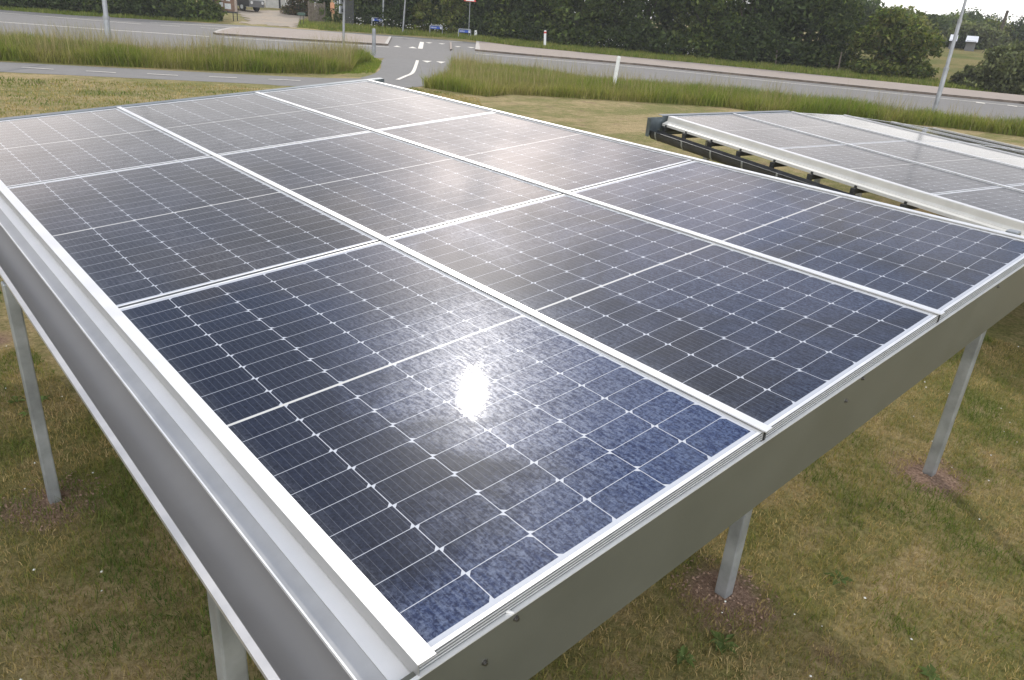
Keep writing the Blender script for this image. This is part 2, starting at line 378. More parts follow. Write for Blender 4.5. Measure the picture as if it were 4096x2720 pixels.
def poly_in(poly, x, y):
    poly = np.asarray(poly); c = np.zeros(x.shape, bool); j = len(poly) - 1
    for i in range(len(poly)):
        xi, yi = poly[i, :2]; xj, yj = poly[j, :2]
        c ^= ((yi > y) != (yj > y)) & (x < (xj - xi) * (y - yi) / (yj - yi + 1e-12) + xi); j = i
    return c
def drape(name, poly, m, dz, step):
    poly = np.asarray(poly); x0, y0 = poly[:, :2].min(0); x1, y1 = poly[:, :2].max(0)
    xs = np.arange(x0, x1 + step, step); ys = np.arange(y0, y1 + step, step)
    X, Y = np.meshgrid(xs, ys, indexing='ij'); idx = np.arange(X.size).reshape(X.shape)
    cx, cy = X[:-1, :-1] + step / 2, Y[:-1, :-1] + step / 2; keep = poly_in(poly, cx, cy)
    q = np.stack([idx[:-1, :-1], idx[1:, :-1], idx[1:, 1:], idx[:-1, 1:]], -1)[keep]
    jx = X + RNG.uniform(-.3, .3, X.shape) * step; jy = Y + RNG.uniform(-.3, .3, X.shape) * step
    return tag(mesh_obj(name, np.stack([jx, jy, terr(jx, jy) + dz], -1).reshape(-1, 3), q, m, smooth=True), kind='structure')
def flat(name, pts, m, z):
    pts = [(p[0], p[1], z) for p in pts]
    return tag(mesh_obj(name, pts, [tuple(range(len(pts)))], m), kind='structure')
def gp(L): return [at_z(x, y) for x, y in L]
def smooth_line(P, n=8):
    P = np.array([p[:2] for p in P]); out = []
    for i in range(len(P) - 1):
        p0, p1, p2, p3 = P[max(i - 1, 0)], P[i], P[i + 1], P[min(i + 2, len(P) - 1)]
        for t in np.linspace(0, 1, n, endpoint=False):
            out.append(.5 * ((2 * p1) + (p2 - p0) * t + (2 * p0 - 5 * p1 + 4 * p2 - p3) * t * t + (3 * p1 - p0 - 3 * p2 + p3) * t ** 3))
    out.append(P[-1]); return np.array(out)
def ribbon(name, A, B, m, z, n=10):
    A, B = smooth_line(A, n), smooth_line(B, n); k = min(len(A), len(B))
    A = A[np.linspace(0, len(A) - 1, k).astype(int)]; B = B[np.linspace(0, len(B) - 1, k).astype(int)]
    v = np.r_[np.c_[A, np.full(k, z)], np.c_[B, np.full(k, z)]]
    f = np.array([(i, i + 1, i + 1 + k, i + k) for i in range(k - 1)])
    return tag(mesh_obj(name, v, f, m), kind='structure')
def stripe(name, P, wd, z, m=None, n=8):
    L = smooth_line(P, n); t = np.gradient(L, axis=0); nr = np.c_[-t[:, 1], t[:, 0]]; nr /= np.linalg.norm(nr, axis=1)[:, None]
    return ribbon_raw(name, L + nr * wd / 2, L - nr * wd / 2, z, m or M['mark'])
def ribbon_raw(name, A, B, z, m):
    k = len(A); v = np.r_[np.c_[A, np.full(k, z)], np.c_[B, np.full(k, z)]]
    return tag(mesh_obj(name, v, np.array([(i, i + 1, i + 1 + k, i + k) for i in range(k - 1)]), m), kind='structure')

NEAR = gp([(-250, 105), (0, 123), (642, 167), (1024, 187), (1500, 229), (1805, 247), (2400, 285), (3072, 347), (3584, 402), (4096, 455), (4300, 478)])
def pull(P, k): return np.array([CAM[0] + k * (P[0] - CAM[0]), CAM[1] + k * (P[1] - CAM[1])])
NEARG = [pull(p, .74 if not (3 < i < 6) else .98) for i, p in enumerate(NEAR)]
FARL = [FAR[1] + (-30, 11), *FAR[1:13], FAR[12] + (3.2, -9.0)]
flat('main_road', list(smooth_line(NEARG, 8)) + list(smooth_line(FARL, 4))[::-1], M['asphalt'], G + .012)
PU = gp([(-300, 236), (0, 248), (512, 274), (1024, 300), (1300, 312), (1640, 316)]); PL = gp([(-300, 274), (0, 288), (512, 312), (1024, 336), (1180, 345), (1640, 352)])
ribbon('cycle_path', PU, PL, M['path'], G + .004)
AL = gp([(1548, 215), (1540, 230), (1525, 247), (1523, 273), (1495, 296), (1440, 312)]); AR = gp([(1800, 236), (1805, 247), (1809, 300), (1787, 325), (1700, 345), (1560, 356)])
ribbon('access_road', AL, AR, M['path'], G + .008)

# painted markings
stripe('lane_marking', gp([(-200, 77), (0, 89), (400, 118), (837, 147.5)]), .30, G + .02)
stripe('lane_marking', gp([(-200, 38), (0, 52), (300, 76), (564, 97.6)]), .22, G + .02)
for a, b in (((642, 102), (719, 106)), ((802, 111), (879, 116.5))): stripe('lane_dash', gp([a, b]), .22, G + .02)
stripe('edge_marking', gp([(900, 150), (1024, 159), (1300, 175), (1556, 189.5)]), .26, G + .02)
stripe('edge_marking', gp([(1905, 216), (2048, 228), (2560, 271.5), (3072, 325), (3584, 376), (4096, 429), (4250, 446)]), .2, G + .02)
stripe('edge_marking', gp([(600, 90), (830, 103), (1000, 112), (1140, 124)]), .3, G + .02)
stripe('edge_marking', gp([(1240, 127), (1400, 138), (1560, 148), (1700, 159), (1850, 169)]), .35, G + .02)
for L in (((87, 271.8), (215, 280)), ((345, 286.5), (464, 293.5)), ((589, 298), (712, 304.5)), ((836, 309.5), (947.5, 313.7)), ((1074, 319), (1202, 325))):
    stripe('path_dash', gp(L), .085, G + .02)
stripe('access_centre_line', gp([(1670, 243), (1664, 262), (1656, 283), (1645, 297), (1622, 307), (1590, 321)]), .13, G + .02)
stripe('crossing_centre_line', gp([(1688, 169), (1681, 196)]), .27, G + .02)
for a, b, c in (((1688, 244), (1728, 246), (1708, 252)), ((1744, 247), (1783, 249), (1764, 255)), ((1573, 188), (1605, 190.5), (1588, 184)), ((1633, 193), (1669, 195), (1650, 188)),
                ((1702, 170), (1731, 172), (1716, 174.5)), ((1753, 174), (1782, 176), (1767, 178)), ((1818, 185.5), (1845, 187), (1831, 189.5)), ((1870, 189), (1900, 191), (1885, 193.5))):
    flat('give_way_tooth', gp([a, c, b]), M['mark'], G + .02)
flat('lane_dash', gp([(3902, 409), (3938, 414), (3941, 417.5), (3904, 412.5)]), M['mark'], G + .024)
flat('lane_dash', gp([(4028, 421), (4066, 426), (4069, 429.5), (4030, 424)]), M['mark'], G + .024)
def island(P, kerbw=.25, hh=.12):
    P = np.array([p[:2] for p in P]); k = len(P); c = P.mean(0)
    I = np.array([p + (c - p) / np.linalg.norm(c - p) * kerbw for p in P])
    v = np.r_[np.c_[P, np.full(k, G + .0)], np.c_[P, np.full(k, G + hh)], np.c_[I, np.full(k, G + hh + .003)]]
    f = [(i, (i + 1) % k, (i + 1) % k + k, i + k) for i in range(k)] + [(i + k, (i + 1) % k + k, (i + 1) % k + 2 * k, i + 2 * k) for i in range(k)]
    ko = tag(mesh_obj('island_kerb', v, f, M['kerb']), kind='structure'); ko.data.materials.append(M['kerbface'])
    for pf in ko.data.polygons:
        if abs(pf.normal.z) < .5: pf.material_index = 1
    flat('traffic_island', I, M['island'], G + hh + .003)
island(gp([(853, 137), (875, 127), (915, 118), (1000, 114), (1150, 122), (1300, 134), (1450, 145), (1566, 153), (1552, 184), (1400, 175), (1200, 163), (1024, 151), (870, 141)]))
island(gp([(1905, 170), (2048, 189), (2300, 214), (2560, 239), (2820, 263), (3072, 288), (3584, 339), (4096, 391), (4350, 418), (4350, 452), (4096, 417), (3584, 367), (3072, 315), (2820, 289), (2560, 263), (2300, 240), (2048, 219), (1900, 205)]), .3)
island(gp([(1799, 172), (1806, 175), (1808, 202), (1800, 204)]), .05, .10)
# gravel yard of the house and the meadow on the rise
drape('gravel_yard', [at_t(*p) for p in ((960, 94), (1000, 82), (945, 52), (960, 40), (1060, 42), (1150, 44), (1215, 62), (1205, 90), (1180, 112), (1100, 104))], M['yard'], .03, .6)
drape('meadow', [at_d(3300, 70), at_d(3300, 52), at_d(3500, 56), at_d(3800, 58), at_d(4096, 60), at_d(4500, 62), at_d(4700, 230), at_d(3900, 260), at_d(3300, 200)], M['field'], .04, 2.0)

# ------------------------------------------------------------------ grass
def vnoise(x, y, sc, seed):
    r = np.random.default_rng(seed); T = r.random((128, 128)); x, y = x / sc + 500, y / sc + 500
    i, j = np.floor(x).astype(int), np.floor(y).astype(int); u, v = x - i, y - j; u, v = u * u * (3 - 2 * u), v * v * (3 - 2 * v); g = lambda a, b: T[a % 128, b % 128]
    return (g(i, j) * (1 - u) + g(i + 1, j) * u) * (1 - v) + (g(i, j + 1) * (1 - u) + g(i + 1, j + 1) * u) * v
def blades(poly, n, hmin, hmax, wd, palette, lean=.35, zf=None, reject=None, patch=0):
    poly = np.array([p[:2] for p in poly]); lo, hi = poly.min(0), poly.max(0); P = np.zeros((0, 2))
    while len(P) < n:
        c = RNG.uniform(lo, hi, (n * 2, 2)); c = c[poly_in(poly, c[:, 0], c[:, 1])]
        if reject is not None: c = c[~reject(c)]
        P = np.r_[P, c]
    P = P[:n]; z = (zf(P[:, 0], P[:, 1]) if zf is not None else np.full(n, G))
    clump = .5 + .5 * np.sin(P[:, 0] * 2.1 + 1.7 * np.sin(P[:, 1] * 1.3)) * np.sin(P[:, 1] * 1.9 + P[:, 0] * .6)
    if patch:
        clump = np.clip(1.9 * (.5 * vnoise(P[:, 0], P[:, 1], patch, 3) + .3 * vnoise(P[:, 0], P[:, 1], patch * .35, 4) + .2 * vnoise(P[:, 0], P[:, 1], patch * 3, 5) - .5) + .5, 0, 1)
    h = RNG.uniform(hmin, hmax, n) * ((.75 + .5 * clump) if not patch else (1.3 - .6 * clump)); a = RNG.uniform(0, 2 * np.pi, n); wv = np.c_[np.cos(a), np.sin(a)] * (wd * RNG.uniform(.6, 1.3, n))[:, None] / 2
    b = RNG.uniform(0, 2 * np.pi, n); l = RNG.uniform(0, lean, n) * h; ld = np.c_[np.cos(b), np.sin(b)] * l[:, None]
    v = np.zeros((n, 5, 3)); v[:, 0, :2] = P - wv; v[:, 1, :2] = P + wv; v[:, 2, :2] = P + wv * .8 + ld * .35; v[:, 3, :2] = P - wv * .8 + ld * .35; v[:, 4, :2] = P + ld
    v[:, :2, 2] = z[:, None] - .01; v[:, 2:4, 2] = (z + h * .55)[:, None]; v[:, 4, 2] = z + h
    k = np.arange(n)[:, None] * 5
    f4 = np.r_[k + np.array([[0, 1, 2, 3]])]; f3 = k + np.array([[3, 2, 4, 4]])
    pal = np.array(palette); mxr = .62 if patch else .3
    ci = np.clip((RNG.random(n) * (1 - mxr) + clump * mxr) * len(pal), 0, len(pal) - 1).astype(int); c = pal[ci] * RNG.uniform(.7, 1.3, (n, 1))
    return v.reshape(-1, 3), np.r_[f4, ], k + np.array([[3, 2, 4]]), np.repeat(c, 5, 0)
def grass(name, label, items):
    vs, f4s, f3s, cs, o = [], [], [], [], 0
    for v, f4, f3, c in items: vs.append(v); f4s.append(f4 + o); f3s.append(f3 + o); cs.append(c); o += len(v)
    V = np.concatenate(vs); C = np.concatenate(cs); F4 = np.concatenate(f4s); F3 = np.concatenate(f3s)
    me = bpy.data.meshes.new(name); me.vertices.add(len(V)); me.vertices.foreach_set('co', V.astype(np.float32).ravel())
    n4, n3 = len(F4), len(F3); me.loops.add(n4 * 4 + n3 * 3); me.loops.foreach_set('vertex_index', np.r_[F4.ravel(), F3.ravel()].astype(np.int32))
    me.polygons.add(n4 + n3); me.polygons.foreach_set('loop_start', np.r_[np.arange(n4) * 4, n4 * 4 + np.arange(n3) * 3].astype(np.int32))
    me.polygons.foreach_set('loop_total', np.r_[np.full(n4, 4), np.full(n3, 3)].astype(np.int32)); me.update(calc_edges=True)
    at = me.color_attributes.new('Col', 'FLOAT_COLOR', 'POINT'); c4 = np.ones((len(V), 4), np.float32); c4[:, :3] = C; at.data.foreach_set('color', c4.ravel())
    me.materials.append(M['blade']); ob = bpy.data.objects.new(name, me); COL.objects.link(ob)
    return tag(ob, label, 'grass', kind='stuff')
TALL = [(.15, .215, .036), (.19, .25, .045), (.23, .265, .058), (.28, .29, .075), (.33, .31, .10), (.38, .33, .14)]
SEED = [(.32, .275, .14), (.27, .22, .11), (.36, .31, .17), (.28, .27, .12)]
gl = [*gp([(-280, 226), (0, 243), (512, 268), (1024, 292), (1300, 296), (1405, 288)]), at_z(1420, 262), pull(at_z(1490, 215), .86), *[pull(p, .735) for p in NEAR[3::-1]]]
gr = [*[pull(p, .75) for p in NEAR[6:]], *gp([(4400, 590), (4096, 548), (3792, 511), (3400, 475), (3050, 450), (2900, 430), (2450, 402), (2048, 378), (1950, 388), (1690, 350), (1787, 328), (1812, 300), (1808, 262)]), pull(NEAR[5], .92)]
grass('tall_grass', 'tall unmown grass with brown seed heads between the road and the cycle path',
      [blades(gl, 80000, .20, .54, .016, TALL, .9, patch=1.6), blades(gl, 7500, .50, 1.05, .010, SEED, .4)])
grass('tall_grass', 'tall green grass verge along the road behind the smaller solar roof',
      [blades(gr, 110000, .14, .46, .016, TALL, 1.0, patch=1.6), blades(gr, 7000, .40, .90, .009, SEED, .4)])
corner = gp([(1300, 300), (1500, 292), (1528, 250), (1480, 222), (1400, 250)])
grass('mown_corner_grass', 'short mown grass corner beside the access road', [blades(corner, 5000, .04, .10, .02, TALL[:4], .6)])
LAWN = [(.085, .135, .030), (.125, .175, .040), (.20, .22, .055), (.30, .25, .09), (.40, .305, .135), (.54, .41, .215), (.46, .31, .17)]
def nearpost(c):
    r = np.zeros(len(c), bool)
    for x, y in POSTS: r |= np.hypot(c[:, 0] - x, c[:, 1] - y) < .11 + .06 * np.sin(9 * c[:, 0] + 7 * c[:, 1])
    return r
n1 = [(.2, -1.6), (2.6, -1.6), (6.2, -2.6), (6.4, 1.0), (4.2, .4), (.2, .35)]
n2 = [(-1.8, -.8), (.1, -.9), (.25, 1.0), (.1, 3.6), (-1.4, 4.2), (-2.4, 2.0)]
n3 = [(4.2, .4), (6.4, 1.0), (9.5, 6), (10, 11), (13, 15), (12.5, 17.5), (4, 9), (3.1, 4.8), (3.4, 2)]
n4 = [(-2.4, 2.2), (-1.4, 4.2), (2.8, 5), (8.5, 15.5), (7.5, 18.2), (2, 20), (-1, 21), (-4, 10)]
grass('lawn_grass', 'patchy dry and green mown lawn under and around the solar roofs',
      [blades(n1, 115000, .010, .038, .0032, LAWN, 1.5, reject=nearpost, patch=.26), blades(n2, 85000, .010, .038, .0032, LAWN, 1.5, reject=nearpost, patch=.26),
       blades(n3, 30000, .02, .06, .014, LAWN, 1.2, patch=.8), blades(n4, 30000, .02, .06, .014, LAWN, 1.2, patch=.8)])
verge = [at_t(*p) for p in ((-200, 28), (0, 40), (304, 63), (510, 73), (860, 92), (880, 84), (600, 68), (390, 54), (0, 20), (-200, 6))]
verge2 = [at_t(*p) for p in ((1190, 112), (1284, 121), (1631, 143), (1805, 152), (1990, 176), (2048, 184), (2560, 234), (3072, 283), (3584, 333), (4096, 382), (4300, 400), (4300, 378), (4096, 362), (3584, 310), (3072, 262), (2560, 212), (2048, 162), (1805, 138), (1500, 112), (1200, 88))]
grass('verge_grass', 'rough green verge at the foot of the trees and hedge across the road',
      [blades(verge, 9000, .10, .3, .05, TALL[:4], .5, terr), blades(verge2, 34000, .10, .32, .05, TALL[:5], .5, terr)])
def rosettes(P):
    v, f, cs = [], [], []
    for (x, y) in P:
        g = RNG.uniform(.8, 1.25); col = np.array((.125, .175, .055)) * g; nl = random.randint(5, 8); a0 = random.random() * 6
        for k in range(nl):
            a = a0 + k * 6.283 / nl + random.uniform(-.3, .3); L = random.uniform(.03, .075); w_ = L * random.uniform(.16, .28); c, s_ = math.cos(a), math.sin(a); o = len(v)
            v += [(x, y, G + .006), (x + c * L * .5 - s_ * w_, y + s_ * L * .5 + c * w_, G + .02), (x + c * L, y + s_ * L, G + .012), (x + c * L * .5 + s_ * w_, y + s_ * L * .5 - c * w_, G + .02)]
            f.append((o, o + 1, o + 2, o + 3)); cs += [col * random.uniform(.8, 1.2)] * 4
    return tag(mesh_obj('broadleaf_weeds', v, f, M['blade'], None, np.array(cs)), 'flat green broadleaf weeds scattered through the lawn', 'weeds', kind='stuff')
# blossoms
def specks(name, label, pts, r):
    v, f = [], []
    for p in pts:
        o = len(v); rr = r * random.uniform(.6, 1.3)
        v += [(p[0] + rr, p[1], p[2]), (p[0] - rr, p[1], p[2]), (p[0], p[1] + rr, p[2]), (p[0], p[1] - rr, p[2]), (p[0], p[1], p[2] + rr * .8), (p[0], p[1], p[2] - rr * .8)]
        for a, b in ((0, 2), (2, 1), (1, 3), (3, 0)): f += [(o + a, o + b, o + 4), (o + b, o + a, o + 5)]
    return tag(mesh_obj(name, v, f, M['flower']), label, 'flowers', kind='stuff')
pts = []
for px, py in ((1090, 60), ):
    pass
for k in range(130):
    px = random.choice((random.gauss(1640, 45), random.gauss(1430, 18), random.gauss(1760, 20), random.gauss(2440, 60), random.gauss(2740, 60), random.gauss(1530, 30)))
    py = np.interp(px, [1400, 1640, 1800, 2048, 2560, 3072], [112, 134, 144, 168, 218, 268]) + random.uniform(-3, 2)
    p = at_t(px, py); pts.append((p[0], p[1], p[2] + random.uniform(.35, .9)))
specks('cow_parsley', 'white cow parsley flowering along the foot of the dark trees', pts, .042)
pts = []
for k in range(420):
    poly = random.choice((n1, n2, n4, n3)); 
    while True:
        a = np.array(poly); p = RNG.uniform(a.min(0), a.max(0))
        if poly_in(a, p[:1], p[1:])[0]: break
    pts.append((p[0], p[1], G + .03))
rosettes([(p[0], p[1]) for p in [RNG.uniform((-1.6, -1.6), (5.2, 4.0)) for k in range(110)] if abs(vnoise(np.array([p[0]]), np.array([p[1]]), .5, 9)[0] - .25) < .25 and not nearpost(np.array([p]))[0] and min(math.hypot(p[0] - a, p[1] - b) for a, b in POSTS) > .3])
specks('clover_flowers', 'tiny white clover flowers dotted over the lawn', pts, .0055)
pts = []
v, f = [], []
for (x, y) in POSTS[:4]:
    for k in range(220):
        r = .23 * math.sqrt(random.random()); a = random.uniform(0, 6.28); px, py = x + r * math.cos(a), y + r * math.sin(a); s = random.uniform(.0025, .0075)
        o = len(v); t = random.uniform(0, 3.14); ca, sa = math.cos(t) * s, math.sin(t) * s
        v += [(px + ca * 1.6, py + sa * 1.6, G + .003), (px - sa, py + ca, G + .004), (px - ca * 1.6, py - sa * 1.6, G + .003), (px + sa, py - ca, G + .004), (px, py, G + .004 + s * .8)]
        f += [(o, o + 1, o + 4), (o + 1, o + 2, o + 4), (o + 2, o + 3, o + 4), (o + 3, o, o + 4)]
tag(mesh_obj('soil_chips', v, f, M['chip']), 'red brown soil crumbs scattered round the feet of the steel posts', 'soil', kind='stuff')

# ------------------------------------------------------------------ solar panels and canopies
WP, LP = 1.0488, 1.7813
PW, PH, PL_ = 1.0408, .035, 1.7670
def panel_meshes(ribs):
    x0, x1, y0, y1, r = -.0164, PW - .0164, -PL_ / 2, PL_ / 2, .009
    fb = MB()
    fb.box((x0, y0, -PH), (x1, y0 + r, 0)); fb.box((x0, y1 - r, -PH), (x1, y1, 0))
    fb.box((x0, y0 + r, -PH), (x0 + r, y1 - r, -.0002)); fb.box((x1 - r, y0 + r, -PH), (x1, y1 - r, -.0002))
    for z in ((-.006, -.0135, -.021, -.0285) if ribs else ()): fb.box((x0 + .001, y0 - .0016, z - .0007), (x1 - .001, y0, z + .0007))
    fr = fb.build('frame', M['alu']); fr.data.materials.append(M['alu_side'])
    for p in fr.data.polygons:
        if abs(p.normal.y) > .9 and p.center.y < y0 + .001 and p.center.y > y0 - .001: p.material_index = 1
    z = -.0018
    la = mesh_obj('laminate', [(x0 + r, y0 + r, z), (x1 - r, y0 + r, z), (x1 - r, y1 - r, z), (x0 + r, y1 - r, z)], [(0, 1, 2, 3)], M['pv'])
    bk = MB().box((x0 + r, y0 + r, -.007), (x1 - r, y1 - r, -.004)).build('backsheet', M['white'])
    return fr, la, bk
PROTO = {}
def put_panel(mw, label, group, pm='pv_dull'):
    t = empty('photovoltaic_module', label, 'solar panel', group, mw)
    key = 'touching the olive fascia' in label or 'gutter and fascia' in label
    if key not in PROTO:
        PROTO[key] = panel_meshes(key); ch = PROTO[key]
    else:
        ch = [o.copy() for o in PROTO[key]]
        for o in ch: COL.objects.link(o)
    for o in ch: o.parent = t
    ch[1].material_slots[0].link = 'OBJECT'; ch[1].material_slots[0].material = M[pm]
    return t
def frame_mat(ux, uy, uz, o): return Matrix([[ux[i], uy[i], uz[i], o[i]] for i in range(3)] + [[0, 0, 0, 1]])
W3 = np.array([[0.9958383, 0, -0.09113767], [-0.00147848, 0.99986841, -0.01615496], [0.09112567, 0.01622247, 0.99570726]])
R1 = frame_mat(W3[:, 0], W3[:, 1], W3[:, 2], (0, 0, 0))
YN, YF = -PL_ / 2, 2 * LP + PL_ / 2
rows = ['nearest', 'middle', 'farthest']
lab1 = {(0, 0): 'dusty solar panel with the white sun glare, at the corner of gutter and fascia',
        (0, 1): 'dark grey solar panel in the middle of the strip beside the gutter',
        (0, 2): 'solar panel at the far end of the gutter strip, pale sheen on it',
        (1, 0): 'dusty blue grey panel of the middle strip, touching the olive fascia',
        (1, 1): 'solar panel in the very centre of the large roof, warm sheen across',
        (1, 2): 'solar panel at the far end of the middle strip, plain grey',
        (2, 0): 'pale blue grey panel of the outer strip, touching the olive fascia',
        (2, 1): 'silvery panel halfway along the outer strip, brightest warm cloud reflection',
        (2, 2): 'solar panel at the far tip of the outer strip, nearest the access road'}
for (s, r), lb in lab1.items():
    put_panel(R1 @ Matrix.Translation((s * WP, r * LP, 0)), lb, 'panels of the large solar roof', 'pv' if (s, r) == (0, 0) else ('pv_blue' if r == 0 else 'pv_dull' if r < 2 else 'pv_sheen'))

c1 = empty('solar_canopy', 'large solar roof on steel posts with grey gutter and olive fascia', 'solar canopy', 'solar canopies', R1)
XE = 3 * WP - .010
for k in (1, 2, 3):
    xb = k * WP - .012
    b = MB().box((xb - .014, YN - .010, .004), (xb + .014, YF + .01, .0075)); b.box((xb - .005, YN + .001, -.034), (xb + .003, YF, .004))
    cs = b.build('cover_strip', M['alu'], c1)
    MB().box((xb - .005, YN - .003, -.036), (xb + .003, YN + .0005, .0035)).build('end_clip', M['dark'], cs)
fl = [(.014, .0045), (-.020, .0055), (-.0215, .002), (-.022, -.038), (-.026, -.0445), (-.0575, -.0475), (-.059, -.0500), (-.0625, -.0498), (-.074, -.0545), (-.094, -.060), (-.0965, -.066)]
MB().sheet([(.014, .0045), (-.0235, .0055)], YN - .010, YF + .03, .002).build('edge_flashing', M['flash'], c1)
MB().sheet([(-.0205, .0030), (-.0215, -.020), (-.0225, -.0405)], YN - .006, YF + .03, .002).build('web', M['flash_shade'], c1)
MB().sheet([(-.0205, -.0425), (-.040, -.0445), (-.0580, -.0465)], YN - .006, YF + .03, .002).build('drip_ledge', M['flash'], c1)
MB().sheet([(-.0575, -.0500), (-.066, -.0535), (-.080, -.0575), (-.0935, -.0585)], YN - .006, YF + .03, .002).build('drip_channel', M['flash_shade'], c1, True)
MB().box((-.0975, YN - .006, -.067), (-.0938, YF + .03, -.0575)).build('drip_edge', M['alu'], c1)
gpz = [(-.070, -.070)] + [(-.128 + .058 * math.cos(a), -.098 - .062 * math.sin(a)) for a in np.linspace(0.0, math.pi, 22)]
gut = MB().sheet(gpz, YN - .02, YF + .03, .0025).build('gutter', M['gutter'], c1, True)
MB().box((-.203, YN - .02, -.104), (-.187, YF + .03, -.088)).build('gutter_rim', M['rim'], gut)
yf = YN - .006
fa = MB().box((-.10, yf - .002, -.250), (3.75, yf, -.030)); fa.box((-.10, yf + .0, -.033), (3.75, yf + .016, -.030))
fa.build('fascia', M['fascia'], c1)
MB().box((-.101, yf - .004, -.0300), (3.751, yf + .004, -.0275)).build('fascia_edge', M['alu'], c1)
for lx, lz in ((.196, -.045), (.12, -.105), (1.55, -.040), (1.47, -.085), (2.62, -.045)):
    b = MB().tube([(lx, yf - .002, lz), (lx, yf - .005, lz)], .0062, 14).tube([(lx, yf - .005, lz), (lx, yf - .009, lz)], .004, 6)
    b.build('bolt', M['bolt'], c1)
b = MB().tube([(.172, yf + .02, -.024), (.190, yf - .004, -.026)], .0032, 8); b.build('bolt', M['alu'], c1)
for yy in (YN + .25, .0, .9, 1.8, 2.7, 3.6, YF - .2): MB().box((-.02, yy - .02, -.115), (XE, yy + .02, -.037)).build('purlin', M['dark'], c1)
for r in (.5, 1.5): MB().box((.0, r * LP - .03, -.036), (XE - .02, r * LP + .03, -.0352)).build('joint_rail', M['galv'], c1)
MB().box((-.03, YF + .006, -.16), (XE + .16, YF + .009, .004)).box((-.03, YF + .0092, .0015), (XE + .16, YF + .085, .0035)).build('rear_fascia', M['blue_sheet'], c1)
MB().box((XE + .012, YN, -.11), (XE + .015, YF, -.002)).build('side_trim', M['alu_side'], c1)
inv = R1.inverted()
for (x, y) in POSTS:
    a = .0245 if (x < 0 and y > 1) else .0285; b = MB(); top = .0911 * x + .0162 * y - ((.150 if x < -.15 else .172) if x < 0 else .12)
    b.box((x - a, y - a, G - .05), (x + a, y + a, top)); o = b.build('post', M['galv']); o.parent = c1; o.matrix_parent_inverse = inv
    bv = o.modifiers.new('edge', 'BEVEL'); bv.width = .006; bv.segments = 2
MB().tube([(-.10, 1.14, -.18), (-.12, 1.09, -.30), (-.125, 1.12, -.35), (-.125, 1.05, -.355), (-.12, .95, -.31), (-.10, .90, -.20)], .006, 8).build('cable', M['black'], c1, True)

# second roof, turned and behind
rz, tx, ty = -.237, .031, .042
hh = np.array([math.cos(rz), math.sin(rz), 0]); vv = np.array([-math.sin(rz), math.cos(rz), 0]); ZZ = np.array([0, 0, 1.])
def roof_frame(t, o):
    ux = math.cos(t) * hh + math.sin(t) * ZZ; uy = math.cos(ty) * vv + math.sin(ty) * ZZ; uy = uy - ux * (ux @ uy); uy /= np.linalg.norm(uy)
    return frame_mat(ux, uy, np.cross(ux, uy), o), ux
O2 = np.array([7.214, 4.172, -.023]); R2, ux2 = roof_frame(tx, O2)
R2b, ux2b = roof_frame(-.03, O2 + 2 * WP * ux2)
c2 = empty('solar_canopy', 'smaller solar roof behind, with cream edge flashing and dark round gutter', 'solar canopy', 'solar canopies', R2)
lab2 = {(0, 0): 'pale panel at the far gutter corner of the smaller solar roof', (0, 1): 'second panel along the cream flashing of the smaller roof',
        (0, 2): 'panel of the smaller roof cut off by the picture edge, beside the cream flashing', (1, 0): 'far panel in the middle strip of the smaller roof',
        (1, 1): 'second panel in the middle strip of the smaller roof', (1, 2): 'middle strip panel of the smaller roof cut off by the picture edge',
        (2, 0): 'smooth pale panel with dark far tip, at the ridge of the smaller roof', (2, 1): 'smooth pale ridge panel mirroring the leaning lamp post'}
for (s, r), lb in lab2.items():
    put_panel((R2 if s < 2 else R2b) @ Matrix.Translation(((s % 2) * WP + .02, -.89 - r * LP, 0)), lb, 'panels of the smaller solar roof', 'pv_sheen')
for k, fm in ((1, R2), (2, R2), (1, R2b)):
    xb = k * WP + .006
    cs = MB().box((xb - .015, -5.35, .005), (xb + .015, .01, .010)).box((xb - .005, -5.34, -.03), (xb + .004, .0, .005)).build('cover_strip', M['alu'], c2)
    if fm is R2b: cs.matrix_basis = R2.inverted() @ R2b
f2 = [(.03, .005), (-.030, .006), (-.034, .0), (-.040, -.046), (-.050, -.056), (-.075, -.060), (-.080, -.068), (-.100, -.072), (-.110, -.078), (-.113, -.105)]
MB().sheet(f2[:2], -5.35, -.02, .002).build('edge_flashing', M['flash'], c2)
MB().sheet([(-.030, .0035)] + f2[2:], -5.35, -.02, .002).build('stepped_flashing', M['cream'], c2)
g2 = [(-.215 + .062 * math.cos(a), -.160 - .105 * math.sin(a)) for a in np.linspace(0, math.pi, 16)]
gu = MB().sheet(g2, -5.35, .0, .003).build('gutter', M['pvc'], c2, True)
MB().tube([(-.277, -5.35, -.166), (-.277, .0, -.166)], .007, 8).build('gutter_bead', M['dark'], gu, True)
for yy in (-.12, -.62, -1.12, -1.62, -2.12, -2.62, -3.12, -3.62):
    gb = [(-.215 + .067 * math.cos(a), -.160 - .110 * math.sin(a)) for a in np.linspace(0, math.pi, 14)]
    MB().sheet(gb, yy - .012, yy + .012, .003).build('gutter_clip', M['galv'], c2)
for yy in (-.10, -.48, -.93, -1.40, -1.90, -2.40, -2.92, -3.45):
    MB().box((-.12, yy - .012, -.16), (2.4 * WP, yy + .012, -.085)).box((-.150, yy - .022, -.175), (-.12, yy + .022, -.108)).build('rafter', M['dark'], c2)
MB().box((-.33, .003, -.225), (-.10, .006, -.006)).box((-.10, .010, -.225), (2 * WP, .013, .009)).box((-.10, .0132, .006), (2 * WP, .10, .009)).box((-.33, -.06, -.225), (-.327, .003, -.006)).build('rear_fascia', M['blue_sheet'], c2)
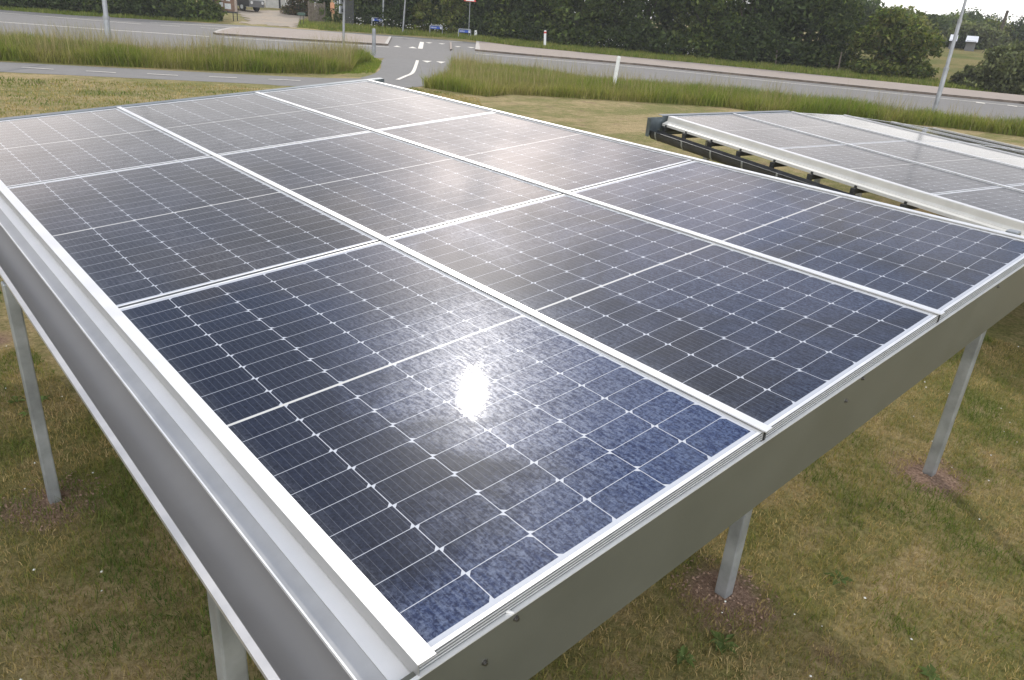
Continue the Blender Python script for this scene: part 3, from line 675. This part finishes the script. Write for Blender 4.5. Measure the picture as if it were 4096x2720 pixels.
for lx, ly in ((.25, -.5), (.25, -4.0), (2.3, -.5), (2.3, -4.0)):
    p = R2 @ Vector((lx, ly, -.2)); o = MB().box((p.x - .03, p.y - .03, G - .05), (p.x + .03, p.y + .03, p.z)).build('post', M['galv']); o.parent = c2; o.matrix_parent_inverse = R2.inverted()
O3 = O2 + 2 * WP * ux2 + (WP + .03) * ux2b; R3, _ = roof_frame(-.085, O3)
c3 = empty('solar_canopy', 'third solar roof sloping away beyond the ridge of the smaller one', 'solar canopy', 'solar canopies', R3)
lab3 = {(0, 0): 'far grey panel just over the ridge of the smaller roof', (0, 1): 'grey panel over the ridge, second from its far end',
        (1, 0): 'far panel of the lowest strip sloping away to the grass', (1, 1): 'lowest panel beyond the ridge, at the picture edge'}
for (s, r), lb in lab3.items(): put_panel(R3 @ Matrix.Translation((s * WP + .02, -.89 - r * LP, 0)), lb, 'panels beyond the ridge')
for k in (1, 2): MB().box((k * WP - .012, -3.56, .005), (k * WP + .016, .01, .010)).build('cover_strip', M['alu'], c3)
MB().box((0, .003, -.2), (2 * WP, .006, -.006)).build('rear_fascia', M['blue_sheet'], c3)
MB().box((-.02, -3.56, -.2), (.0, 0, -.04)).box((2 * WP, -3.56, -.2), (2 * WP + .02, 0, -.04)).build('beam', M['dark'], c3)
for lx, ly in ((.2, -.4), (1.9, -.4), (1.9, -3.2)):
    p = R3 @ Vector((lx, ly, -.1)); o = MB().box((p.x - .03, p.y - .03, G - .05), (p.x + .03, p.y + .03, p.z)).build('post', M['galv']); o.parent = c3; o.matrix_parent_inverse = R3.inverted()

# ------------------------------------------------------------------ street furniture
def lean_top(base, px, py):   # a second point of a pole that shows at this pixel, at the pole's own distance
    dv = ray(px, py); h = np.linalg.norm((base - CAM)[:2]); t = h / np.linalg.norm(dv[:2]); return CAM + dv * t
def pole(name, label, cat, base, top, length, r0, r1, m, group=None, collars=(), head=True):
    base = np.array(base); u = (np.array(top) - base); u /= np.linalg.norm(u); t = empty(name, label, cat, group, loc=base)
    L = [0.0]; R = [r0]
    for c in collars: L += [c, c + .05]; R += [R[-1], R[-1] * .78]
    L.append(length); R.append(r1)
    MB().tube([u * l for l in L], R, 14).build('pole', m, t, True)
    for c, r in zip(collars, R[::2]): MB().tube([u * (c - .05), u * (c + .05)], r * 1.12, 14).build('collar', m, t, True)
    if head:
        e = u * length; arm = MB().tube([e, e + np.array([.5, .6, .12])], .035, 10); arm.build('arm', m, t, True)
        MB().box(e + np.array([.4, .5, .05]), e + np.array([.75, .95, .17])).build('lamp_head', M['galv'], t)
    return t
lb_ = at_z(3730, 470)
pole('lamp_post', 'leaning grey lamp post on the verge behind the smaller solar roof', 'lamp post', lb_, lean_top(lb_, 3863, 0), 8.0, .075, .04, M['lamp'], 'street lamps', (1.55, 3.0))
b_ = pull(at_z(433, 163), .80); b_ = np.array([b_[0], b_[1], G])
pole('lamp_post', 'thick grey lamp post standing in tall grass left of the crossing', 'lamp post', b_, lean_top(b_, 417, 0), 7.5, .095, .05, M['lamp'], 'street lamps', (1.15,))
b_ = at_t(621, 72)
pole('lamp_post', 'pale lamp post in front of the dark hedge across the road', 'lamp post', b_, lean_top(b_, 613, 0), 7.5, .14, .08, M['lamp'], 'street lamps', ())
b_ = at_t(1611, 133)
pole('lamp_post', 'slim grey post before the dark trees, between the blue signs', 'lamp post', b_, lean_top(b_, 1621, 0), 7.0, .07, .05, M['lamp'], 'street lamps', ())
b_ = at_t(1531, 113)
pole('sign_post', 'pale slender pole touching the leftmost blue direction sign', 'pole', b_, lean_top(b_, 1534, 0), 5.0, .075, .065, M['galv'], None, (), False)
b_ = pull(at_z(1373, 186), .86); b_ = np.array([b_[0], b_[1], G]); tp = lean_top(b_, 1376, 0)
t = pole('sign_post', 'grey mast in the grass carrying road sign plates seen edge on', 'sign', b_, tp, 4.2, .055, .05, M['lamp'], None, (), False)
for py0, py1 in ((54, 24), (16, -22)):
    a0 = lean_top(b_, 1368, py0) - b_; a1 = lean_top(b_, 1368, py1) - b_
    dd = np.array([FWD[0], FWD[1], 0]); dd /= np.linalg.norm(dd); sd = np.array([-dd[1], dd[0], 0])
    v = []
    for e in (a0, a1):
        for s_, w_ in ((-1, 0), (1, 0), (1, 1), (-1, 1)): v.append(e + dd * .35 * s_ + sd * (.05 * w_))
    mesh_obj('sign_plate', v, [(0, 1, 2, 3), (7, 6, 5, 4), (0, 4, 5, 1), (1, 5, 6, 2), (2, 6, 7, 3), (3, 7, 4, 0)], M['galv'], t)
    MB().tube([a0 * .6 + a1 * .4 + sd * -.06, a0 * .6 + a1 * .4 + sd * .02], .075, 12).build('clamp', M['dark'], t)
b_ = pull(at_z(1496, 200), .9); b_ = np.array([b_[0], b_[1], G])
t = empty('bollard', 'short grey steel bollard in the grass beside the traffic island', 'bollard', loc=b_)
MB().tube([(0, 0, 0), (0, 0, 1.12), (0, 0, 1.14)], [.085, .085, .06], 14).build('bollard_tube', M['lamp'], t, True)

def marker(px, py, tpx, tpy, label, red=False, wd=.11, g=True):
    b = at_t(px, py) if not g else np.r_[pull(at_z(px, py), .78), G]; e = lean_top(b, tpx, tpy) - b; L = np.linalg.norm(e); u = e / L
    t = empty('marker_post', label, 'marker post', 'roadside marker posts', loc=b)
    s = np.array([RIGHT[0], RIGHT[1], 0]); s /= np.linalg.norm(s); s = s - u * (s @ u); f = np.cross(u, s)
    def ring(l, k=1.0, o=0): return [u * l + s * wd * k * math.cos(a) + f * (wd * .45 * k * math.sin(a) + o) for a in np.linspace(0, 2 * math.pi, 13)[:-1]]
    v = ring(0) + ring(L * .96) + ring(L, .6); n = 12
    fc = [(i + r * n, (i + 1) % n + r * n, (i + 1) % n + (r + 1) * n, i + (r + 1) * n) for r in range(2) for i in range(n)] + [tuple(range(2 * n, 3 * n))]
    mesh_obj('post_body', v, fc, M['white'], t)
    if red:
        v = ring(L * .82, 1.06) + ring(L * .92, 1.06); mesh_obj('reflector', v, [(i, (i + 1) % n, (i + 1) % n + n, i + n) for i in range(n)], M['red'], t)
    return t
marker(2179, 190, 2181, 121, 'white marker post with red reflector before the dark trees', True, .095, False)
marker(2456, 318, 2476.5, 224, 'white marker post leaning right in the tall grass by the road', False, .062)
marker(1902, 151, 1903.5, 121, 'short white marker post right of the rightmost blue sign', False, .11, False)

# blue bicycle-route signs on round tube frames: shapes only, arrows and illegible pale text bars as far off in the photograph
def route_sign(pl, pr_, tl, label, arrow):
    A, B = at_t(*pl), at_t(*pr_); T = lean_top(A, *tl); H = T[2] - A[2]; e = B - A; e[2] = 0; Wd = np.linalg.norm(e); ex = e / Wd
    t = empty('route_sign', label, 'direction sign', 'blue route signs', loc=A, rz=math.atan2(ex[1], ex[0]))
    r = .10; pts = [(0, 0, 0), (0, 0, H - r)] + [(r - r * math.cos(a), 0, H - r + r * math.sin(a)) for a in (.5, 1.05)] + [(r, 0, H), (Wd - r, 0, H)] + [(Wd - r + r * math.sin(a), 0, H - r + r * math.cos(a)) for a in (.5, 1.05)] + [(Wd, 0, H - r), (Wd, 0, 0)]
    MB().tube(pts, .035, 10).build('frame', M['galv'], t, True)
    z1, z0 = H - .06, H - .06 - Wd * .19
    MB().box((.05, -.012, z0), (Wd - .05, .012, z1)).build('sign_face', M['blue'], t)
    zc = (z0 + z1) / 2; hh_ = (z1 - z0)
    xs = (.06, .06 + hh_ * .7) if arrow < 0 else (Wd - .06 - hh_ * .7, Wd - .06)
    MB().box((xs[0], -.016, z0 + .008), (xs[1], -.0125, z1 - .008)).build('arrow_field', M['white'], t)
    cx = (xs[0] + xs[1]) / 2; k = hh_ * .22 * (1 if arrow > 0 else -1)
    mb = MB(); v = [(cx + k, -.019, zc), (cx - k, -.019, zc + hh_ * .33), (cx - k * .4, -.019, zc + hh_ * .33), (cx + k * 1.7, -.019, zc), (cx - k * .4, -.019, zc - hh_ * .33), (cx - k, -.019, zc - hh_ * .33)]
    mb.add(v, [(0, 1, 2, 3), (0, 3, 4, 5)]); mb.build('arrow', M['blue'], t)
    tb = MB(); x = Wd * (.44 if arrow < 0 else .10); xe = Wd * (.92 if arrow < 0 else .50)
    while x < xe:
        wl = random.uniform(.028, .05) * Wd; tb.box((x, -.016, zc - hh_ * .20), (x + wl * .62, -.0125, zc + hh_ * random.choice((.12, .26)))); x += wl
    tb.build('lettering', M['paper'], t)
route_sign((1488, 112), (1531, 113), (1488, 70), 'blue direction sign pointing left, on a tube frame by the pale pole', -1)
route_sign((1719, 141), (1769, 141.5), (1719, 100), 'blue direction sign pointing right, middle of the three by the trees', 1)
route_sign((1833, 153), (1882, 154), (1833, 115), 'rightmost blue direction sign pointing right, beside a short white post', 1)
# red-bordered sign whose lower edge dips into the top of the frame
b_ = at_t(1874, 150); tp = lean_top(b_, 1876, 4)
t = empty('warning_sign', 'red and white road sign before the trees, cut by the top edge', 'road sign', loc=b_)
dd = np.array([FWD[0], FWD[1], 0]); dd /= np.linalg.norm(dd); rr = np.array([dd[1], -dd[0], 0]); h0 = tp[2] - b_[2]
def tri(c, s, off, k=.12):
    P = []
    for a0, (x, z) in enumerate(((-s, .0), (s, .0), (0, s * 1.72))):
        P.append(c + rr * x + np.array([0, 0, z]) - dd * off)
    return P
c0 = np.array([0, 0, h0 - .03])
P = tri(c0, .50, .05); Q = tri(c0, .50, .03); mesh_obj('sign_border', P + Q, [(0, 1, 2), (5, 4, 3), (0, 3, 4, 1), (1, 4, 5, 2), (2, 5, 3, 0)], M['red'], t)
P = tri(c0 + np.array([0, 0, .035]), .36, .056); Q = tri(c0 + np.array([0, 0, .035]), .36, .051); mesh_obj('sign_face', P + Q, [(0, 1, 2), (0, 3, 4, 1), (1, 4, 5, 2), (2, 5, 3, 0)], M['white'], t)
MB().tube([(0, 0, 0), (0, 0, h0 + .75)], .03, 10).build('pole', M['lamp'], t, True)

# mailbox, notice board, orange notice, vehicles, fences, house
b_ = at_t(1208, 104); t = empty('mailbox', 'small green mailbox on two thin legs beside the gravel yard', 'mailbox', loc=b_, rz=-.6)
H = lean_top(b_, 1208, 62)[2] - b_[2]
for x in (-.12, .14): MB().tube([(x, 0, 0), (x, 0, H)], .025, 8).build('leg', M['dark'], t)
MB().prism([(-.3, H), (.3, H), (.3, H + .16), (.2, H + .22), (-.2, H + .22), (-.3, H + .16)], -.12, .12).build('box', plain('green_box', (.05, .09, .07), .5), t)
b_ = at_t(905, 82); H = lean_top(b_, 905, 44)[2] - b_[2]; Hs = 2.6
t = empty('notice_board', 'brown notice board with pale papers on dark legs beside the hedge', 'notice board', loc=b_, rz=-.55)
for x in (-.62, -.42, .55, .80): MB().tube([(x, 0 if x != .80 else .35, 0), (x, 0 if x != .80 else .35, H + .1)], .035, 8).build('leg', M['dark'], t)
MB().box((-.75, -.05, H), (.70, .35, H + Hs)).build('board', M['brownboard'], t)
MB().box((-.85, -.09, H - .12), (.85, .40, H - .01)).build('base_beam', M['dark'], t)
MB().box((.705, -.04, H), (.86, .34, H + Hs)).build('side_board', M['island'], t)
for x, z, w_, h_ in ((-.62, .08, .25, .13), (-.42, .30, .28, .32), (-.02, .15, .46, .40), (-.35, .75, .3, .4), (.1, .72, .3, .45), (-.4, 1.3, .35, .45)):
    MB().box((x, -.062, H + z), (x + w_, -.053, H + z + h_)).build('notice', M['paper'], t)
b_ = at_t(1331, 96); H = lean_top(b_, 1331, 54)[2] - b_[2]
t = empty('notice_post', 'orange notice on a yellowish wooden post in front of the dark fence', 'sign', loc=b_, rz=-.75)
MB().box((-.07, -.07, 0), (.07, .07, H + 2.2)).build('post', M['palewood'], t)
MB().box((-.15, -.10, H), (.20, -.072, H + .85)).build('notice', M['orange'], t)
MB().box((-.08, -.105, H + .36), (.12, -.101, H + .42)).build('lettering', M['brownboard'], t)

def van(px, dist, rz, label, body, low, name='van'):
    b = at_d(px, dist); t = empty(name, label, name, loc=b, rz=rz)
    prof = [(-2.2, .35), (2.3, .35), (2.35, .9), (1.75, 1.15), (1.1, 2.0), (-2.1, 2.05), (-2.25, 1.6)]
    MB().prism(prof, -.9, .9).build('body', body, t)
    MB().box((-2.22, -.93, .42), (2.3, -.902, .95)).box((-2.22, .902, .42), (2.3, .93, .95)).build('lower_panel', low, t)
    MB().add([(1.72, -.8, 1.22), (1.72, .8, 1.22), (1.17, .8, 1.95), (1.17, -.8, 1.95)], [(0, 1, 2, 3)]).build('windscreen', M['glass'], t)
    for s in (-1, 1):
        MB().box((.2, s * .905, 1.15), (1.1, s * .912, 1.8)).build('side_window', M['glass'], t)
        for x in (-1.4, 1.4):
            w_ = MB().tube([(x, s * .72, .33), (x, s * .93, .33)], .33, 18).build('wheel', M['black'], t, True)
            MB().tube([(x, s * .932, .33), (x, s * .94, .33)], .18, 14).build('rim', M['galv'], w_)
        MB().tube([(2.3, s * .65, .72), (2.38, s * .65, .72)], .13, 12).build('headlight', M['white'], t)
    return t
hb = at_t(1128, 40)
dh = np.linalg.norm((hb - CAM)[:2])
van(1318, dh - 1, -1.9, 'white van with blue and orange panels parked behind the wooden fence', M['white'], M['carblue'])
van(958, dh - 4, -1.2, 'dark trailer parked by the house wall beside the notice board', M['greywall'], M['black'], 'trailer')

def wall_between(parent, A, B, h0, h1, th, m, name):
    A = np.array(A); B = np.array(B); e = (B - A)[:2]; L = np.linalg.norm(e); ang = math.atan2(e[1], e[0])
    o = MB().box((0, 0, h0), (L, th, h1)).build(name, m, parent); o.location = (A[0], A[1], A[2]); o.rotation_euler = (0, 0, ang); return o, L
A = at_d(905, dh + 1.5); B = at_d(1300, dh + 3.0); A[2] = B[2] = min(A[2], B[2], hb[2]) - .15
e = (B - A)[:2]; L = np.linalg.norm(e); t = empty('house', 'whitewashed house with stained foot and a window behind the gravel yard', 'house', loc=A, rz=math.atan2(e[1], e[0]))
MB().box((0, .02, .62), (L, 7, 3.0)).build('wall', M['wall'], t)
MB().box((0, 0, -.5), (L, 7, .62)).build('plinth', M['plinth'], t)
rf = MB().prism([(0, 0)] * 0 or [(-.4, 2.9), (7.4, 2.9), (3.5, 5.6)], -.4, L + .4); rf.v = [(y, x, z) for x, y, z in rf.v]; rf.f = [tuple(reversed(q)) for q in rf.f]; rf = rf.build('roof', M['roof'], t)
MB().box((L * .3, 3.2, 5.2), (L * .3 + .7, 3.9, 6.4)).build('chimney', M['roof'], rf)
for x in (.80, .87):
    f_ = MB().box((L * x, -.03, .95), (L * x + .85, .015, 2.1)).build('window', M['white'], t)
    MB().box((L * x + .09, -.04, 1.05), (L * x + .76, -.032, 2.0)).build('pane', M['glass'], f_)
for x in (.27, .53): MB().box((L * x, -.10, -.4), (L * x + .16, -.02, 2.9)).build('wall_post', M['dark'], t)
MB().box((L * .40, -.04, .0), (L * .40 + 1.9, .012, 2.3)).build('door', plain('grey_plank_door', (.50, .49, .46), .8, 0, .12, 3), t)

def slat_fence(p0, p1, hpx, label, m, n, gap):
    A, B = at_t(*p0), at_t(*p1); H = lean_top(A, p0[0], hpx)[2] - A[2]; e = (B - A)[:2]; L = np.linalg.norm(e)
    t = empty('slat_fence', label, 'fence', 'slatted wooden fences', loc=A, rz=math.atan2(e[1], e[0])); sp = H / n
    b = MB()
    for i in range(n): b.box((0, -.02, i * sp + .05), (L, .02, (i + 1) * sp + .05 - gap * sp))
    b.build('slats', m, t)
    for x in np.linspace(0, L, max(2, int(L / 1.8) + 1)): MB().box((x - .06, .021, -.1), (x + .06, .12, H + .15)).build('post', m, t)
slat_fence((1238, 92), (1300, 95), 12, 'weathered grey slatted fence behind the small mailbox', M['wood'], 16, .25)
slat_fence((1375, 100), (1413, 103), 2, 'dark slatted fence panel under the trees right of the orange notice', M['dark'], 18, .22)
for px, py, tx_, ty_, lb in ((3102, 266, 3108, 200, 'grey fence post at the foot of the darkest trees'), (3350, 287, 3367, 208, 'thin dark fence post left of the round bush'), (3648, 313, 3660, 256, 'stubby fence post right of the round bush')):
    b = at_t(px, py); e = lean_top(b, tx_, ty_) - b
    MBo = MB().tube([(0, 0, -.1), tuple(e)], .05, 8).build('fence_post', M['wood']); MBo.location = b; tag(MBo, lb, 'fence post', 'meadow fence posts')

# distant barn and utility pole
def barn(pxl, pxr, dist, z_eave_px, label):
    A, B = at_d(pxl, dist), at_d(pxr, dist); A[2] = B[2] = min(A[2], B[2]); e = (B - A)[:2]; L = np.linalg.norm(e)
    t = empty('barn', label, 'barn', 'far barns', loc=A, rz=math.atan2(e[1], e[0])); he = lean_top(A, pxl, z_eave_px[0])[2] - A[2]; hr = lean_top(A, pxl, z_eave_px[1])[2] - A[2]
    MB().box((0, 0, -1), (L, 9, he)).build('wall', M['greywall'], t)
    rf = MB().prism([(-.5, he - .1), (9.5, he - .1), (4.5, hr)], -.12, L + .12); rf.v = [(y, x, z) for x, y, z in rf.v]; rf.f = [tuple(reversed(q)) for q in rf.f]; rf.build('roof', M['tin'], t)
barn(3819, 3841, 98, (160, 136), 'far barn with white roof, half hidden by the leaning lamp post')
barn(3886, 3926, 96, (163, 141), 'far barn with wide white roof among the distant trees')
b = at_d(4008, 120); e = lean_top(b, 4031, 43) - b
t = empty('utility_pole', 'dark wooden utility pole rising above the distant trees', 'utility pole', loc=b)
MB().tube([(0, 0, 0), tuple(e)], [.22, .17], 10).build('pole', M['bark'], t, True)
MB().tube([tuple(e), tuple(e * 1.01)], [.19, .12], 10).build('cap', M['dark'], t, True)

# ------------------------------------------------------------------ trees
def crown_mesh(blobs, n, size, pal, name='crown', parent=None):
    blobs = np.array(blobs, float); vol = blobs[:, 3] * blobs[:, 4] * blobs[:, 5]; pick = RNG.choice(len(blobs), n, p=vol ** .8 / (vol ** .8).sum()); B = blobs[pick]
    dr = RNG.normal(size=(n, 3)); dr /= np.linalg.norm(dr, axis=1)[:, None]; r = RNG.random(n) ** .30 * RNG.uniform(.85, 1.08, n)
    c = B[:, :3] + dr * B[:, 3:6] * r[:, None]; c = c[c[:, 2] > -.1]; n = len(c); pick = pick[:n]
    nrm = RNG.normal(size=(n, 3)) + np.array([0, 0, .7]); nrm /= np.linalg.norm(nrm, axis=1)[:, None]
    a = np.cross(nrm, RNG.normal(size=(n, 3))); a /= np.linalg.norm(a, axis=1)[:, None]; b = np.cross(nrm, a)
    s = (size * RNG.uniform(.6, 1.35, n))[:, None]
    v = np.stack([c - a * s, c - b * s * .5 + nrm * s * .15, c + a * s, c + b * s * .5 + nrm * s * .15], 1).reshape(-1, 3)
    f = np.arange(4 * n).reshape(n, 4); pal = np.array(pal)
    tone = RNG.choice((.55, .7, .85, 1.0, 1.25, 1.6), len(blobs))[pick]
    col = pal[RNG.integers(0, len(pal), n)] * (tone * RNG.uniform(.75, 1.25, n))[:, None]
    return mesh_obj(name, v, f, M['leaf'], parent, np.repeat(col, 4, 0))
DARK = [(.052, .076, .028), (.062, .088, .030), (.072, .100, .032), (.085, .112, .036)]
MIDG = [(.075, .110, .030), (.092, .128, .032), (.110, .142, .036), (.125, .150, .042)]
LITE = [(.12, .155, .030), (.15, .18, .036), (.17, .185, .045), (.19, .185, .06)]
OLIV = [(.14, .16, .075), (.165, .18, .085), (.185, .195, .09), (.15, .175, .075)]
REDB = [(.075, .075, .025), (.11, .075, .04), (.065, .085, .025), (.13, .09, .05)]
def plant(name, label, cat, base, rx, h, pal, n=6000, size=.16, trunk=True, low=.0, group=None, nb=16, tops=None):
    t = empty(name, label, cat, group, loc=base); bl = []
    for k in range(nb):
        a = random.uniform(0, 6.28); q = random.random(); z = h * (low + (1 - low) * (.10 + .80 * q)); env = math.sin(math.pi * min(.98, .22 + .70 * q)) ** .7
        rr_ = rx * env * random.uniform(.35, .85); br = rx * random.uniform(.26, .46)
        bl.append((rr_ * math.cos(a), rr_ * math.sin(a), min(z, h - br * .5), br, br, br * random.uniform(.6, .95)))
    bl.append((0, 0, h * (low + (1 - low) * .5), rx * .62, rx * .62, h * (1 - low) * .40))
    for k in range(nb): 
        a = random.uniform(0, 6.28); q = random.uniform(.1, 1.0); env = math.sin(math.pi * min(.98, .22 + .70 * q)) ** .7; br = rx * random.uniform(.10, .2)
        bl.append((rx * env * 1.0 * math.cos(a), rx * env * math.sin(a), h * (low + (1 - low) * q) - br, br, br, br))
    if low == 0:
        for k in range(9):
            a = k * .7; bl.append((rx * .72 * math.cos(a), rx * .72 * math.sin(a), h * .10, rx * .42, rx * .42, h * .13))
    crown_mesh(bl, n, size, pal, 'crown', t)
    b = MB(); hh_ = h * .75
    b.tube([(0, 0, -.2), (.05, .02, hh_ * .4), (.1, -.05, hh_)], [rx * .07, rx * .05, rx * .02], 8)
    for k in range(5):
        a = k * 1.3 + random.random(); z = hh_ * random.uniform(.15, .6); b.tube([(.04, 0, z), (rx * .4 * math.cos(a), rx * .4 * math.sin(a), z + h * .18), (rx * .65 * math.cos(a), rx * .65 * math.sin(a), z + h * .26)], [rx * .03, rx * .02, rx * .01], 6)
    b.build('trunk', M['bark'], t, True); return t
hedge = [(-140, 16, 'dark hedge tree at the top left corner of the picture'), (20, 30, 'dark bushy tree at the left end of the hedge'), (150, 40, 'second dark tree of the hedge from its left end'), (285, 50, 'dense green tree of the hedge left of the thick lamp post'),
         (415, 60, 'dark tree of the hedge directly behind the thick lamp post'), (530, 67, 'lighter green tree of the hedge between the two lamp posts'), (650, 74, 'dark tree of the hedge just right of the pale lamp post'), (745, 78, 'deep green tree of the hedge left of the notice board')]
for i, (px, py, lb) in enumerate(hedge):
    b = at_t(px, py - 6); plant('hedge_tree', lb, 'tree', b, random.uniform(2.4, 3.0), random.uniform(5.2, 6.4), [DARK, MIDG, DARK][i % 3], 6500, .15, group='hedge across the road', nb=20)
plant('hedge_tree', 'bright leafy bush at the right end of the hedge beside the notice board', 'bush', at_t(826, 78), 1.15, 5.4, MIDG, 6000, .13, group='hedge across the road')
plant('shrub', 'red tinged shrub between the gravel yard and the grey fence', 'shrub', at_t(1200, 60), 1.6, 2.9, REDB, 4500, .12)
plant('shrub', 'green shrub growing over the right end of the grey fence', 'shrub', at_t(1300, 90), 1.25, 2.6, MIDG, 3500, .12)
plant('tree', 'dark tree overhanging the dark slatted fence', 'tree', at_t(1395, 86), 2.2, 6.8, DARK, 5000, .16, low=.25)
plant('shrub', 'small leafy shrub with dark foot left of the leftmost blue sign', 'shrub', at_t(1455, 92), 1.3, 3.6, MIDG, 4500, .13)
wood = [(1490, 100, 'dark tree behind the leftmost blue sign', DARK), (1575, 116, 'dark tree behind the slim grey post', DARK), (1660, 126, 'leafy tree behind and left of the middle blue sign', DARK), (1745, 133, 'tree with light green sprays above the middle blue sign', MIDG),
        (1850, 141, 'tree with light green sprays under the red and white sign', MIDG), (1960, 152, 'very dark tree right of the rightmost blue sign', DARK), (2070, 164, 'dark tree left of the marker post with red reflector', DARK), (2190, 178, 'dark green tree behind the marker post with red reflector', DARK),
        (2310, 190, 'broad green tree right of the red reflector post', MIDG), (2440, 203, 'green tree above the leaning white marker post', DARK), (2570, 216, 'broad leafy tree in the middle of the tree wall', DARK), (2700, 229, 'dark leafy tree right of the middle of the tree wall', DARK),
        (2830, 242, 'dense tree four along from the right end of the tree wall', DARK), (2960, 255, 'dense dark tree left of the grey fence post', DARK), (3090, 264, 'darkest tree behind the grey fence post', DARK), (3215, 272, 'last tall tree at the right end of the tree wall', DARK)]
for i, (px, py, lb, pal) in enumerate(wood):
    b = at_t(px, py); D = np.linalg.norm((b - CAM)[:2]); rx = random.uniform(2.7, 3.3); h = random.uniform(6.6, 8.0) if px < 3050 else (7.2 if px < 3150 else 6.6)
    back = (b - CAM)[:2] / D * (rx * .8); b = np.array([b[0] + back[0], b[1] + back[1], 0]); b[2] = float(terr(b[0], b[1]))
    plant('tree', lb, 'tree', b, rx, h, pal if i % 3 else (pal + MIDG if i % 2 else MIDG + MIDG + LITE[:2]), 12500, (.155, .13, .18)[i % 3], group='wall of trees across the road', nb=(26, 18, 34)[i % 3])
for px, py, lb, rx, h, pal in ((1690, 128, 'light green sapling just behind the middle blue sign', 1.3, 2.6, LITE), (1800, 137, 'light green sapling between the two right hand blue signs', 1.4, 3.0, LITE), (1588, 116, 'low dark bush at the foot of the slim grey post', .8, 1.2, DARK)):
    plant('sapling', lb, 'sapling', at_t(px, py), rx, h, pal, 2600, .13)
plant('bush', 'large round bush with yellow green top standing alone by the meadow', 'bush', at_t(3555, 303), 2.5, 4.0, MIDG + LITE + LITE, 12000, .15, nb=30)
for px, py, rx, h, lb in ((3885, 347, 1.15, 1.3, 'low olive shrub right of the leaning lamp post'), (3985, 362, 1.9, 2.3, 'broad olive shrub near the right edge beyond the road'), (4100, 374, 2.3, 3.3, 'tall olive shrub cut by the right edge beyond the road'), (4260, 395, 3, 5.2, 'olive shrub just outside the right edge of the picture')):
    if px < 4200: plant('shrub', lb, 'shrub', at_t(px, py), rx, h, OLIV, 9000, .13, group='olive shrubs beyond the road')
far = [(3400, 88, 3.6, 152, -20, DARK, 'dark tree peeping out behind the right end of the tree wall'), (3500, 95, 4.2, 190, 38, MIDG, 'light green tree on the skyline right of the tree wall'), (3585, 100, 4.6, 185, 48, LITE, 'yellow green tree on the skyline behind the round bush'),
       (3702, 112, 3.2, 165, 62, DARK, 'small dark tree on the skyline left of the leaning lamp post'), (3752, 125, 2.6, 165, 92, MIDG, 'low tree on the skyline at the back of the meadow'), (3800, 138, 4.2, 165, 52, MIDG, 'pale tree on the skyline just left of the leaning lamp post'),
       (3884, 150, 4.6, 165, 50, DARK, 'dark round tree on the skyline right of the leaning lamp post'), (3862, 105, 2.2, 170, 112, OLIV, 'umbrella shaped tree in front of the far barns'), (3985, 128, 3.6, 170, 92, LITE, 'light green tree under the utility pole'),
       (3960, 105, 2.4, 172, 118, OLIV, 'dark round bush at the foot of the light green tree'), (4065, 140, 4.0, 168, 112, MIDG, 'grey green tree on the skyline near the right edge'), (4130, 130, 4.5, 165, 85, DARK, 'dark tree on the skyline at the right edge')]
for px, dist, rx, yb, yt, pal, lb in far:
    b = at_d(px, dist); h = max(2.5, lean_top(b, px, yt)[2] - b[2]); plant('far_tree', lb, 'tree', b, rx, h, pal, 3200, .26, group='trees on the skyline', low=.12)
for px, py, rx, h, lb in ((3848, 194, 1.9, 1.9, 'small round bush alone on the meadow'), (3912, 190, 2.1, 2.6, 'small dark bush on the meadow in front of the wide barn')):
    plant('bush', lb, 'bush', at_t(px, py), rx, h, DARK, 2600, .2, group='meadow bushes')

# ------------------------------------------------------------------ light summer haze
hm = bpy.data.materials.new('haze'); hm.use_nodes = True; hn = NT(hm.node_tree); hn.n.clear()
pv_ = hn.new('ShaderNodeVolumePrincipled'); pv_.inputs['Color'].default_value = (.92, .93, .95, 1); pv_.inputs['Density'].default_value = .0007
ho = hn.new('ShaderNodeOutputMaterial'); hn.l.new(pv_.outputs[0], ho.inputs['Volume'])
tag(MB().box((-720, -520, G - 1), (1120, 1120, 16)).build('haze', hm), kind='stuff')
